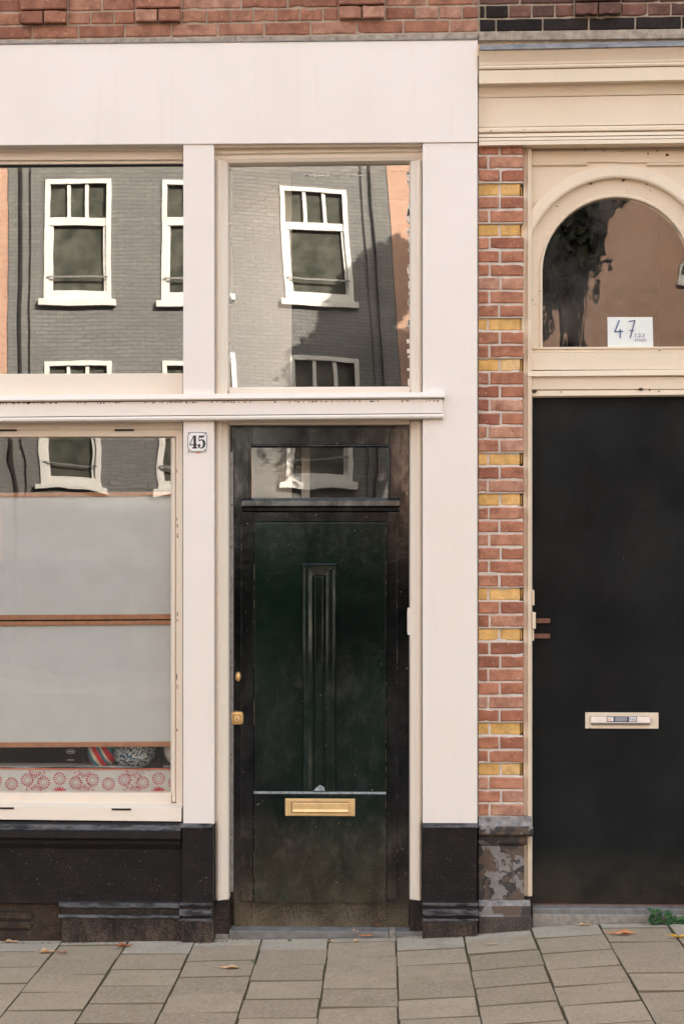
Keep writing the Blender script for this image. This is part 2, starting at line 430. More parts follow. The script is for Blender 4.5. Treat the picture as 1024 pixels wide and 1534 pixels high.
    def build(s, name, mats, parent=None, bevel=0.0, seg=2, smooth=False):
        me = bpy.data.meshes.new(name); me.from_pydata(s.v, [], s.f); me.update()
        if not isinstance(mats, (list, tuple)): mats = [mats]
        for m in mats: me.materials.append(m)
        me.polygons.foreach_set('material_index', s.m)
        a = me.attributes.new('rnd', 'FLOAT', 'FACE'); a.data.foreach_set('value', s.r)
        if smooth: me.polygons.foreach_set('use_smooth', [True] * len(me.polygons))
        import bmesh
        bm = bmesh.new(); bm.from_mesh(me); bmesh.ops.recalc_face_normals(bm, faces=bm.faces); bm.to_mesh(me); bm.free()
        o = bpy.data.objects.new(name, me); C.objects.link(o)
        if parent: o.parent = parent; o.matrix_parent_inverse = parent.matrix_world.inverted()
        if bevel:
            b = o.modifiers.new('bevel', 'BEVEL'); b.width = bevel; b.segments = seg; b.limit_method = 'ANGLE'; b.angle_limit = rad(35)
            b.use_clamp_overlap = True; b.harden_normals = False
        return o

def tag(o, label=None, cat=None, group=None, kind=None):
    if label: o['label'] = label
    if cat: o['category'] = cat
    if group: o['group'] = group
    if kind: o['kind'] = kind
    return o
def empty(name, loc=(0, 0, 0)):
    o = bpy.data.objects.new(name, None); C.objects.link(o); o.location = loc
    o.empty_display_size = .2
    bpy.context.view_layer.update()
    return o
LFT, RGT = -620, 1560        # how far the two fronts run on beyond the picture

# ================================================================== NUMBER 45
h45 = empty('town_house', (X(300), 0, zg(X(300))))
tag(h45, 'white painted shopfront house with glossy green door and big windows, red brick above', 'house', 'town houses on this side of the street')
WR = 715

# fascia
MB().px(LFT, WR, (72, 59), (222, 213), -.06, .30).build('fascia', M['white'], h45, .003)
m = MB().px(LFT, WR - 1, (69.6, 57.8), (72.4, 59.4), -.066, .05)
m.build('flashing', M['lead'], h45, .002)
m = MB()
x = LFT
while x < WR - 6:                      # ragged cement bed between lead and brick
    w = R.uniform(18, 60); w = min(w, WR - x)
    t0 = 60 - .0155 * x + R.uniform(-1.5, 1.0); b0 = 68 - .0148 * x
    m.px(x, x + w, t0, b0, -.045 + R.uniform(-.004, .006), .05); x += w
m.build('cement_bed', M['caulk'], h45, .003)

# pilasters
def pil(px0, px1, name='pilaster'):
    m = MB()
    m.px(px0, px1, 216 - .006 * (px0 - 300), 1235, -.052, .2)
    return m.build(name, M['white'], h45, .003)
pil(274.5, 320.5); pil(632.5, 714.5); pil(-268, -222)
MB().px(321, 631.5, 214, 219.5, -.035, .2).build('lintel', M['frame'], h45, .002)

# the ledge between upper lights and ground floor (runs past the door, stops at 665)
m = MB()
m.prof_h(LFT, 665, [(592.5, -.085), (599.5, -.095), (601.5, -.088)], .10, -7)
m.prof_h(LFT, 662, [(603.5, -.072), (624.5, -.076)], .10, -8)
m.prof_h(LFT, 663, [(625.5, -.080), (628, -.086), (631, -.084), (632.5, -.074)], .10, -8)
m.build('ledge', M['white_h'], h45, .0015)
m = MB(); m.prof_h(LFT, 664, [(600, -.070), (605, -.070)], 0, -7.5)
q_ = -120.0
while q_ < 663:
    q_ += R.uniform(1.5, 9) if R.random() < .9 else R.uniform(10, 40)
    w_ = R.uniform(.7, 2.6); h_ = R.uniform(.8, 2.4); t_ = 602.2 - 7.5 * (q_ - 22) / 1285 * 1.0
    x_ = X(q_); 
    if q_ + w_ < 662: m.px(q_, q_ + w_, t_ + 1.2, t_ + 1.2 + h_, -.0735, -.06)
m.build('ledge_groove', M['grime'], h45)

# ---- upper left window
w = MB().px(-222, 274, (223, 219), (229, 225), .010, .2).px(-222, 274, (229, 225), (241, 239), .028, .2).px(-222, 274, (241, 239), (247.5, 245), .045, .2)
w.px(-222, -205, 246, 562, .02, .2)
w.px(-222, 274, (561, 559), 595, .020, .2)
wl = w.build('window', M['frame'], h45, .003)
g = MB(); g.px(-206, 275, 246, 562, .062, .066); g.build('pane', M['glass_a'], wl)
MB().px(-206, 275, 247.6, 250.5, .055, .061).build('glazing_seal', M['slot'], wl)

# ---- light above the door
JAMB_L = [(321.5, .02), (323.5, .002), (327, -.006), (331.5, -.004), (335, .006), (341, .016), (343, .03)]
w = MB()
w.prof_v(JAMB_L, 240, 592, .2, 330)
w.prof_v([(613, .03), (615, .016), (620.5, .006), (624, -.004), (628, -.006), (631, .002), (632.4, .02)], 240, 592, .2, 624)
w.prof_h(321.5, 632.4, [(219.5, .004), (228, -.004), (231, .012), (236, .006), (242, .014), (246.5, .04)], .2, -2)
w.px(343, 613, 582.5, 592, .012, .2)
# flaked putty round the pane
m = w
for side in (0, 1):
    for _ in range(34):
        py = R.uniform(250, 578); a = R.uniform(1.0, 4.5); q = R.uniform(2, 11)
        if side: m.px(613 - a, 613.4, py, py + q, .046, .056, 1)
        elif R.random() < .4: m.px(342.6, 343 + a * .7, py, py + q, .046, .056, 1)
m.px(343, 613, 579.5, 583, .044, .056, 1)
for _ in range(26):  # white dashes painted on the glass for a streak of glints
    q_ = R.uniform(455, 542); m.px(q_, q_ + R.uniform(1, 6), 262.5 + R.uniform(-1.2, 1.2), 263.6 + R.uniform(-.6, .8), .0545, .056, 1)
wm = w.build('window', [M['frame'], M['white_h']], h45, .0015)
def bowed_pane(pa, pb, pt, pb_, y, c, kq, zq, matr, par):
    """an old pane that is not quite flat: a slight saddle and a slight bow"""
    m = MB(); n = 24; xa_, xb_ = X(pa, y), X(pb, y); zt_, zb2 = Z(pt, pa, y), Z(pb_, pa, y)
    xc, zc = (xa_ + xb_) / 2, (zt_ + zb2) / 2; z0_ = Z(zq, pa, y)
    vs = []
    for i in range(n + 1):
        for j in range(n + 1):
            x_ = xa_ + (xb_ - xa_) * i / n; z_ = zb2 + (zt_ - zb2) * j / n
            vs.append((x_, y + c * (x_ - xc) * (z_ - zc) + kq / 2 * (z_ - z0_) ** 2, z_))
    m.add(vs, [(i * (n + 1) + j, (i + 1) * (n + 1) + j, (i + 1) * (n + 1) + j + 1, i * (n + 1) + j + 1) for i in range(n) for j in range(n)])
    return m.build('pane', matr, par, smooth=True)
bowed_pane(342, 614, 245, 585, .058, .0057, .006, 455, M['glass_b1'], wm)

# ---- big lower window
w = MB()
w.px(-222, 273.5, (636, 631), (645.5, 643), .012, .2)
w.px(-222, 273.5, (645.5, 643), (655, 653.5), .020, .2)
w.px(264, 273.6, 650, 1207, .012, .2); w.px(-222, -212, 650, 1207, .012, .2)
w.prof_v([(256, .045), (258.5, .030), (262, .028), (264.6, .040)], 655, 1203, .2, 260)
w.px(-212, 264, (648.5, 647), (655, 654.5), .030, .2)
w.px(-212, 256.5, (1187, 1188), (1203, 1204.5), .030, .2)
w.prof_h(-222, 273.6, [(1200.5, .028), (1208, -.040), (1228, -.046)], .2, 3)
gb = w
# a few runs of old grime in the corners of the frame
m = MB()
for _ in range(10):
    px_ = R.uniform(264.2, 265.5); py = R.uniform(700, 1195); q = R.uniform(2, 9); gb.px(px_, px_ + R.uniform(.8, 1.6), py, py + q, .0105, .02, 1)
wb = gb.build('window', [M['frame'], M['grime']], h45, .002)
bowed_pane(-213, 258, 653, 1190, .060, .0045, .0, 800, M['glass_low'], wb)
m = MB()
for a, b_, yy, d_ in ((-60, 25, 643.2, .008), (171.5, 200, 642.8, .008), (-10, 21, 1209.6, -.0458), (167.5, 196, 1211.3, -.0458)):
    MB().px(a, b_, yy, yy + 2.4, d_, d_ + .02).build('vent_slot', M['slot'], wb)


# ---- black plinth
m = MB()
m.prof_h(LFT, 273.5, [(1229.5, -.045), (1243, -.075), (1254, -.078), (1257, -.062), (1262, -.060), (1269, -.040)], .3, 1)
m.px(LFT, 273.5, 1268, 1352, -.035, .3)
m.px(92, 273.5, 1350, 1440, -.045, .3)
m.px(LFT, 92, 1350, 1440, -.010, .3, 1)
pl = m.build('plinth', [M['plinth'], M['mud']], h45, .003)
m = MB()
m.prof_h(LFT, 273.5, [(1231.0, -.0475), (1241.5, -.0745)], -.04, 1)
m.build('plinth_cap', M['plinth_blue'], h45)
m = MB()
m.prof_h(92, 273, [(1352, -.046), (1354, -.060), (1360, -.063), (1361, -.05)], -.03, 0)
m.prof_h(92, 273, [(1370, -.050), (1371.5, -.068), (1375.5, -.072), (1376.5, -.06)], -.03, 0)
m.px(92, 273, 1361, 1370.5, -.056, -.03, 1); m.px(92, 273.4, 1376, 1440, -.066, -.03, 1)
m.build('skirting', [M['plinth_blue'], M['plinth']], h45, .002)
m = MB()
for a, b_, yy in ((-90, 46, 1364.5), (-90, 46, 1378.5), (-90, 44, 1391.5)): m.px(a, b_, yy, yy + 2.5, -.0125, .0)
for a, b_, yy in ((-90, 48, 1367), (-90, 47, 1381)): m.px(a, b_, yy, yy + 9, -.020, .0, 1)
m.build('air_vent', [M['slot'], M['mud']], h45, .001)

def pil_base(px0, px1, bot, capy):
    m = MB()
    m.px(px0, px1, capy + 5, bot + 20, -.068, .15)
    b = m.build('pilaster_base', M['plinth'], h45, .003)
    bd_ = []
    m = MB()
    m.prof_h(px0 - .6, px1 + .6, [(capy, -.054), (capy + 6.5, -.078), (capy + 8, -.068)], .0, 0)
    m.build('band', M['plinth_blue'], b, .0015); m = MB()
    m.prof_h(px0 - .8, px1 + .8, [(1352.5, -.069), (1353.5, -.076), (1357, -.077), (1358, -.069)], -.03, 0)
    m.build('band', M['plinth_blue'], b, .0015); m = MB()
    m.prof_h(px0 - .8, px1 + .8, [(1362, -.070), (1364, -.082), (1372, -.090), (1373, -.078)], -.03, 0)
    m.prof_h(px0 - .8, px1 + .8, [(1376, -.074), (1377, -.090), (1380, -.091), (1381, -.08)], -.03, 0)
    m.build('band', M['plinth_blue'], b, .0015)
    MB().px(px0 - .8, px1 + .8, 1380.5, bot + 20, -.095, -.06).build('foot', M['plinth'], b, .003)
pil_base(272.5, 319.5, 1418, 1233.5); pil_base(633, 714, 1406.5, 1233); pil_base(-270, -221, 1424, 1233.5)

# ---- door casing
w = MB()
w.prof_v(JAMB_L, 630, 1349, .2, 330)
w.prof_v([(613, .03), (615, .016), (620.5, .006), (624, -.004), (628, -.006), (631, .002), (632.4, .02)], 630, 1349, .2, 624)
w.px(343, 613, 630, 636, .02, .2)
dcase = w.build('door_casing', M['frame'], h45, .0015)
m = MB()
for a_, b2 in ((321.2, 342.8), (613.2, 632.8)): MB().px(a_, b2, 1348.5, 1425, -.006, .2).build('casing_foot', M['plinth'], dcase, .003)

# ---- the door
YD = .085
m = MB()
m.px(343, 377, 634.5, 1394, YD + .028, YD + .06); m.px(580, 613, 634.5, 1394, YD + .028, YD + .06); m.px(377, 580, 634.5, 669, YD + .028, YD + .06); m.px(377, 580, 750, 1394, YD + .028, YD + .06)             # dark rebate behind the leaf
door = m.build('door', M['door45_frame'], h45)
m = MB()
m.px(350, 376.5, 641, 1393, YD, YD + .04); m.px(580.5, 612.5, 641, 1393, YD, YD + .04)
m.px(376.5, 580.5, 641, 669.5, YD + .002, YD + .04)
m.px(376.5, 580.5, 746, 768, YD + .004, YD + .04)
m.px(376.5, 580.5, 1350, 1393, YD + .002, YD + .04)
m.px(376.5, 580.5, 768, 1350, YD + .012, YD + .04)
m.prof_v([(372.5, YD - .001), (374.5, YD - .006), (376.5, YD + .004)], 668, 747, YD + .03, 374)
m.prof_v([(580.5, YD + .004), (582.5, YD - .006), (584.5, YD - .001)], 668, 747, YD + .03, 582)
m.prof_h(374, 583, [(665.5, YD - .001), (667.5, YD - .006), (670.5, YD + .006)], YD + .03, 0)
m.build('leaf_frame', M['door45_frame'], door, .0025)
MB().px(376, 581, 669, 748, YD + .014, YD + .018).build('pane', M['glass_c'], door)
m = MB()
m.prof_h(360, 598.5, [(746, YD - .004), (749.5, YD - .034), (758, YD - .040), (761, YD - .026), (765.5, YD - .018), (767, YD - .004)], YD + .02, 0)
m.build('drip_moulding', M['door45_frame'], door, .002)
m = MB()
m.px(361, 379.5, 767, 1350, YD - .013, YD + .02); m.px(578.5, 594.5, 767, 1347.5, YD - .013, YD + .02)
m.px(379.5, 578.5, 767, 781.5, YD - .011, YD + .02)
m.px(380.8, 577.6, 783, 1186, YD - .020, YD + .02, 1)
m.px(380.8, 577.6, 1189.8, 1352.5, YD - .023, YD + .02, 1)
wr = MB()
for cx_, yy_ in ((380.2, -.0214), (577.4, -.0214), (594.3, -.0134), (361.2, -.0134), (377, -.0006)):
    q_ = 790
    while q_ < 1345:
        l_ = R.choice((3, 5, 8, 14, 30)) * R.uniform(.6, 1.4)
        if R.random() < (.62 if cx_ < 579 and cx_ > 379 else .30): wr.px(cx_, cx_ + R.uniform(.35, .8), q_, min(q_ + l_, 1345), YD + yy_, YD + yy_ + .01)
        q_ += l_ + R.uniform(1, 12)
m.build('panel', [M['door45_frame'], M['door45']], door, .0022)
wr.build('worn_edge', M['worn'], door)['kind'] = 'stuff'
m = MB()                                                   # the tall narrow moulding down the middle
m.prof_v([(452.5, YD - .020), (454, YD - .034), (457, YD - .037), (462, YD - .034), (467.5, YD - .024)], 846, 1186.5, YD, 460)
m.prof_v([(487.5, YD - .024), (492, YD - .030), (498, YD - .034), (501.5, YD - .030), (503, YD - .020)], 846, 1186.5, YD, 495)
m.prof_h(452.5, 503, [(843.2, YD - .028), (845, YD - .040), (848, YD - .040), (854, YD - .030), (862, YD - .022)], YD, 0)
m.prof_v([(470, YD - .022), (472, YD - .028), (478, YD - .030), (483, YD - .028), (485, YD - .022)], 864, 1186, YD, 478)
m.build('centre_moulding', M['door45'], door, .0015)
m = MB(); m.px(380, 577.6, 1186.2, 1189.5, YD - .028, YD)
m.add([(X(469, YD - .032), YD - .032, Z(1187, 478)), (X(486.5, YD - .032), YD - .032, Z(1187, 478)), (X(485, YD - .032), YD - .032, Z(1181, 478)),
       (X(479, YD - .032), YD - .032, Z(1178, 478)), (X(474, YD - .032), YD - .032, Z(1182, 478))], [(0, 1, 2, 3, 4)])
m.build('metal_strip', M['alu_line'], door, .001)
m = MB(); m.px(343.8, 349.4, 677, 1336, YD - .030, YD + .02); m.px(343.6, 345.4, 677, 1336, YD - .034, YD)
m.build('edge_strip', M['steel'], door, .001)
m = MB()
for py in (695, 757, 820, 884, 1000, 1130, 1250):
    x_, z_ = P(347.2, py, YD - .031); MB().hexa(x_ - .004, x_ + .004, z_ + .004, z_ - .004, YD - .0325, YD - .02).build('strip_screw', M['rust'], door, .0015)
# letter plate
m = MB(); m.px(427, 531.5, 1196.5, 1222.5, YD - .031, YD - .015)
lp = m.build('letter_plate', M['brass'], door, .003, 3)
m = MB(); m.prof_h(437, 521, [(1202.3, YD - .0335), (1203.5, YD - .0370), (1212.5, YD - .0375), (1216.5, YD - .0425), (1218, YD - .0340)], YD - .02, 0)
m.build('flap', M['brass'], door, .001)
m = MB(); m.px(436, 522, 1201.2, 1202.4, YD - .0318, YD - .02); m.px(436, 437, 1202, 1218, YD - .0318, YD - .02); m.px(521, 522, 1202, 1218, YD - .0318, YD - .02)
m.build('flap_gap', M['rust'], door)
def lathe(mb, cx, cz, prof, sx=1, sz=1, n=24, mi=0):
    vs = []; k = len(prof)
    for r_, y in prof:
        vs += [(cx + r_ * sx * math.cos(2 * math.pi * j / n), y, cz + r_ * sz * math.sin(2 * math.pi * j / n)) for j in range(n)]
    fs = [(i * n + j, i * n + (j + 1) % n, (i + 1) * n + (j + 1) % n, (i + 1) * n + j) for i in range(k - 1) for j in range(n)]
    fs += [tuple(range((k - 1) * n, k * n))]
    return mb.add(vs, fs, mi)
x_, z_ = P(356.3, 1014, YD - .03)
m = MB(); lathe(m, x_, z_, [(.5, YD), (.55, YD - .012), (.9, YD - .018), (1, YD - .024), (.92, YD - .032), (.6, YD - .038), (.2, YD - .040), (.01, YD - .0402)], .0135, .024)
m.build('knob', M['brass_dull'], door, smooth=True)
x_, z_ = P(355, 1076, YD - .03)
m = MB(); pts = []
for i in range(32):
    a = 2 * math.pi * i / 32; c, s_ = math.cos(a), math.sin(a)
    k = (abs(c) ** 5 + abs(s_) ** 5) ** (-1 / 5)
    pts.append((c * k * .029, s_ * k * .031))
vs = []
for f_, y in ((1, YD), (1, YD - .022), (.9, YD - .030), (.62, YD - .032), (.58, YD - .027)): vs += [(x_ + a * f_, y, z_ + b_ * f_) for a, b_ in pts]
fs = [(i * 32 + j, i * 32 + (j + 1) % 32, (i + 1) * 32 + (j + 1) % 32, (i + 1) * 32 + j) for i in range(4) for j in range(32)] + [tuple(range(128, 160))]
m.add(vs, fs); m.build('lock', M['brass_dull'], door, smooth=False)
m = MB(); lathe(m, x_, z_, [(1, YD - .02), (1, YD - .031), (.9, YD - .033), (.01, YD - .033)], .0155, .0155)
m.hexa(x_ - .002, x_ + .002, z_ - .001, z_ - .010, YD - .0336, YD - .03, 1)
m.build('lock_cylinder', [M['brass'], M['slot']], door)
m = MB(); m.px(610, 614.5, 911, 951, .022, .09); m.px(609.6, 611, 915, 947, .018, .03)
m.build('hinge', M['white'], door, .002)
# step
m = MB()
m.px(343, 582, 1395, 1430, -.02, .16); m.px(322, 342.6, 1400, 1430, -.02, .1, 1); m.px(582.5, 592, 1395.5, 1430, -.018, .16, 1); m.px(592.5, 634, 1396, 1430, -.022, .16)
m.build('doorstep', [M['stone'], M['concrete']], h45, .003)

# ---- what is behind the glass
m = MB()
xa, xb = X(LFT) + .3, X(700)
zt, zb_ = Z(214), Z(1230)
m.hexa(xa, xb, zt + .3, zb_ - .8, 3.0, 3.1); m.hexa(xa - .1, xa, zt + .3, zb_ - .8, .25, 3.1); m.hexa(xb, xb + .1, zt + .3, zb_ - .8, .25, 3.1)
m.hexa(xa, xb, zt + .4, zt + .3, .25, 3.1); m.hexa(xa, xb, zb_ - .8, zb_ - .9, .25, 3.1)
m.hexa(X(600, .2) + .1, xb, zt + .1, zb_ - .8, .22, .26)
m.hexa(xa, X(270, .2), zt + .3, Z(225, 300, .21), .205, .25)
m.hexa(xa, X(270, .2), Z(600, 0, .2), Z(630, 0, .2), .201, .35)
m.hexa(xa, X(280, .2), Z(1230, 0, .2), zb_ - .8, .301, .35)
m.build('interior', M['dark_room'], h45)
m = MB()
m.hexa(X(322, .3), X(437, .35), Z(215, 380, .3), Z(780, 380, .3), .32, .36)
m.hexa(X(452, .35), X(464, .35), Z(600, 460, .3), Z(780, 380, .3), .32, .36)
m.build('interior_partition', M['pale_wall'], h45)
MB().px(LFT, 268, 1149, 1230, .12, .9).build('window_seat', M['dark_room'], h45)

# ---- brick over the fascia
def course(x): return -.0155 * x
def brick_band(px0, px1, red):
    """courses above the shopfront; bottom course rests on the cement bed"""
    m = MB()
    sl = (Z(0, 1000) - Z(course(1000) - 0, 1000)) * -1 / (X(1000) - X(0)) if False else .0155
    pitch = 20.25
    bond = [('S', 34.7 * 2, 48.5), ('H', 34.7, 32.0), ('S', 34.7 * 2, 15.0), ('H', 34.7, 32.0), ('S', 69.4, 48.5), ('H', 34.7, 32.)]
    for k, (kind, wpx, off) in enumerate(bond):
        ybot = 58.8 - pitch * k
        x = off - 69.4 * 14
        while x < px1:
            a, b_ = max(x, px0), min(x + wpx, px1)
            if b_ - a > 5:
                X0, X1 = X(a) + .0035, X(b_) - .0035
                z0 = Z(ybot, 0) ; z1 = Z(ybot - 17.6, 0)
                z0 = Z(ybot, 512); z1 = Z(ybot - 17.8, 512)
                xm = X(0)
                dent = False
                for d0, d1 in DENT:
                    if k >= 1 and a > d0 - 4 and b_ < d1 + 4: dent = True
                if red: mi = 0
                else: mi = 1 if k == 0 or (k == 1 and R.random() < .15) else 2
                m.brick(X0, X1, z0 - 0 * xm, z1, -.004 if not dent else -.055, .05, mi, r=None)
                # follow the sag of the old courses
            x += wpx
    # shear all to follow the fall of the courses
    m.v = [(a, b_, c + (a - X(0)) * .0065) for a, b_, c in m.v]
    return m
DENT = [(32, 102), (203, 272), (507, 577), (-140, -70), (-312, -242), (859, 929), (1030, 1100), (1200, 1270)]
m = MB()
def bricks(px0, px1, kinds, mb):
    slope_px = .0155
    for k in range(7):
        hdr = k % 2 == 1
        wpx = 34.7 if hdr else 69.4
        off = {0: 48.5, 1: 32.4, 2: 14.5, 3: 32.4, 4: 48.5, 5: 32.4, 6: 14.5}[k]
        cuts = [off - 69.4 * 12 + wpx * i for i in range(90)]
        if k:
            for d0, d1 in DENT:
                cuts = [q for q in cuts if not (d0 - wpx * .33 < q < d1 + wpx * .33)] + [d0, d1] + ([(d0 + d1) / 2] if hdr else [])
        cuts = sorted([q for q in cuts if px0 < q < px1] + [px0, px1])
        for a, b_ in zip(cuts, cuts[1:]):
            if b_ - a < 6: continue
            cx = (a + b_) / 2
            yb_ = 58.3 - 20.35 * k - slope_px * cx; yt_ = yb_ - 17.6
            dent = any(k >= 1 and cx > d0 and cx < d1 for d0, d1 in DENT)
            yf = -.034 if dent else -.003 + R.uniform(-.002, .002)
            tl, tr = Z(yt_ + slope_px * (cx - a), a), Z(yt_ - slope_px * (b_ - cx), b_)
            z1 = Z(yt_, cx); z0 = Z(yb_, cx)
            x0, x1 = X(a) + .004, X(b_) - .004
            j = len(mb.v)
            mb.brick(x0, x1, z0, z1, yf, .06, kinds(k, cx))
            sl = (tr - tl) / (x1 - x0)
            xm = (x0 + x1) / 2
            for i in range(j, len(mb.v)):
                q = mb.v[i]; mb.v[i] = (q[0], q[1], q[2] + (q[0] - xm) * sl)
bricks(LFT, 716, lambda k, c: 0, m)
bw = m.build('brick_wall', [M['b_top']], h45)
m = MB()
m.hexa(X(LFT), X(716), (Z(-96, LFT) + 0, Z(-100, 716)), (Z(70 + 9, LFT), Z(59, 716)), .003, .3)
m.build('mortar', M['mortar_d'], bw)

# ================================================================== NUMBER 47
h47 = empty('town_house', (X(900), 0, zg(X(900))))
tag(h47, 'cream painted house front with arched window above a plain black door', 'house', 'town houses on this side of the street')
CX = 925.0
L7 = 716
S7 = -.014 * (RGT - L7)
# cornice
m = MB()
m.prof_h(L7, RGT, [(66.5, -.100), (70, -.098), (78, -.085), (86, -.074), (90, -.072)], .1, S7 * .7)
m.prof_h(L7, RGT, [(90.5, -.076), (93, -.080), (96, -.076)], .1, S7 * .7)
m.prof_h(L7, RGT, [(97.5, -.070), (117.5, -.070)], .1, S7 * .7)
m.build('cornice', M['cream_h'], h47, .001)
m = MB()
m.prof_h(L7, RGT, [(118.5, -.030), (125, -.024), (133, -.014), (139, -.008)], .1, S7 * .6)
m.prof_h(L7, RGT, [(140, -.002), (184, -.002)], .1, S7 * .55)
m.prof_h(L7, RGT, [(185.5, -.010), (188, -.022), (192, -.022), (194, -.010)], .1, S7 * .4)
m.prof_h(L7, RGT, [(195, -.014), (199, -.022), (200, -.028)], .1, S7 * .38)
m.prof_h(L7, RGT, [(201.5, -.034), (205.5, -.038)], .1, S7 * .36)
m.prof_h(L7, RGT, [(206.5, -.044), (212.5, -.046)], .1, S7 * .35)
m.px(L7, RGT, 100, 212, .03, .3)
frz = m
m = MB()
m.prof_h(L7 + .5, RGT, [(58.5, -.060), (63.5, -.108), (66, -.112), (67.5, -.104)], .05, S7 * .75)
m.build('flashing', M['lead'], h47, .002)
m = MB()
x = L7
while x < RGT:
    w_ = R.uniform(20, 70); w_ = min(w_, RGT - x); q = -.0130 * (x - 716)
    m.px(x, x + w_, 47 + q, 60.5 + q * .8, -.02 + R.uniform(-.003, .003), .05); x += w_
m.build('cement_bed', M['caulk'], h47, .003)
# dirt knots and cobwebs under the mouldings
def knots(mb, spots, mi=0):
    for px_, py, s_, yy in spots:
        x0, z0 = P(px_, py, yy)
        n = 9; ring = []
        for i in range(n):
            a = 2 * math.pi * i / n; r_ = s_ / 325 * R.uniform(.45, 1.0)
            ring.append((x0 + r_ * math.cos(a), yy + R.uniform(0, .001), z0 + r_ * .62 * math.sin(a)))
        j = ring + [(x0, yy - .003, z0)]
        mb.add(j, [(i, (i + 1) % n, n) for i in range(n)], mi)
knots(frz, [(722, 141, 3, -.004), (740, 143, 3.2, -.004), (826, 140, 2.4, -.004), (945, 138, 2.6, -.004), (766, 134, 1.8, -.016), (950, 119, 3, -.032), (785, 194, 1.4, -.024), (735, 196, 1.6, -.024)], 1)
frz.build('frieze', [M['cream_h'], M['grime']], h47, .001)


# brick pier(s)
def pier(pxl, flip=False):
    """716..783 wide pier; quarter/half bond with sunk yellow courses"""
    m = MB()
    top, rows, pitch = 213.5, 50, 20.2
    yel = {3, 6, 13, 16, 23, 26, 33, 36, 43, 46}
    for k in range(rows):
        t = top + pitch * k + 1.6; b_ = top + pitch * (k + 1) - 1.9
        t += R.uniform(-.4, .4); b_ += R.uniform(-.4, .4)
        quarter = (k % 2 == 1) if k != 3 else False
        y_ = k in yel
        right = 778.3 if y_ else 783.5 + R.uniform(-.6, .3)
        cut = (729.5 if quarter else 746.3) + R.uniform(-1.6, 1.6)
        yf = .004 if y_ else -.012
        g_ = 3.6
        for a, e in ((716.2, cut), (cut + g_, right)):
            if flip: a, e = 716 + 783.5 - e, 716 + 783.5 - a
            a += pxl - 716; e += pxl - 716
            z1, z0 = Z(t, (a + e) / 2), Z(b_, (a + e) / 2)
            m.brick(X(a), X(e), z0, z1, yf + R.uniform(-.0015, .0015), .08, 1 if y_ else 0)
        if y_:          # the sunk end of a yellow course
            a, e = (779.5, 781.6)
            if flip: a, e = 716 + 783.5 - e, 716 + 783.5 - a
            m.brick(X(a + pxl - 716), X(e + pxl - 716), Z(b_, 780), Z(t, 780), .022, .08, 1, nx=4)
    br = m.build('brick_pier', [M['b_red'], M['b_yel']], h47)
    m = MB()
    a, e = (715.6, 782.6)
    if flip: a, e = 716 + 783.5 - e, 716 + 783.5 - a
    for k in range(rows):        # the joints are struck nearly flush, sunk where the yellow courses sit back
        t = top + pitch * k; b_ = t + pitch
        d = .009 if k in yel else -.005
        ee = 777 if k in yel else 782.6
        aa, e2 = (715.6, ee) if not flip else (716 + 783.5 - ee, 783.9)
        m.px(aa + pxl - 716, e2 + pxl - 716, t - .2, b_ + .2, d, .09)
    m.build('mortar', M['mortar'], br, .001)
pier(716); pier(1067, True)

def pier_base(pxl, flip=False):
    def q(a, b_):
        if flip: a, b_ = 716 + 783.5 - b_, 716 + 783.5 - a
        return a + pxl - 716, b_ + pxl - 716
    m = MB()
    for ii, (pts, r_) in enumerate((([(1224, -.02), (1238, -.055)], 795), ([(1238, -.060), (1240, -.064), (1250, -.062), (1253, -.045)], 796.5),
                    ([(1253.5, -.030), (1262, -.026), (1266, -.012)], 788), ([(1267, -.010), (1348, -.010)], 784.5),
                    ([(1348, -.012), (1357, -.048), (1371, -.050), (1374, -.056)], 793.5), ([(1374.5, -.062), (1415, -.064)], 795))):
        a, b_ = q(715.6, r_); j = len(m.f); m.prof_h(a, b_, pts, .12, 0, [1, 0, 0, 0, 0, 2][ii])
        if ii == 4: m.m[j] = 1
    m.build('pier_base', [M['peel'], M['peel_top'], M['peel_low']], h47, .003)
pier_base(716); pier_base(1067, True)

# frame uprights beside brick
m = MB()
for s_ in (1, -1):
    def c_(p): return p if s_ > 0 else 2 * CX - p
    pts = [(782.5, .06), (783.2, .032), (788.5, .028), (789.5, .020), (795.2, .018), (796.6, .045)]
    pts = [(c_(p), y) for p, y in pts]
    if s_ < 0: pts = pts[::-1]
    m.prof_v(pts, 213, 1344, .25, 790 if s_ > 0 else 1060)
fr7 = m.build('door_casing', M['cream'], h47, .0015)
for a_, b2 in ((783.5, 797.2), (1053, 1067)): MB().px(a_, b2, 1343, 1390, .014, .2).build('casing_foot', M['plinth'], fr7, .003)

# arched window
m = MB()
m.px(783.5, 1066.5, 212.5, 227, .06, .3)                      # soffit side
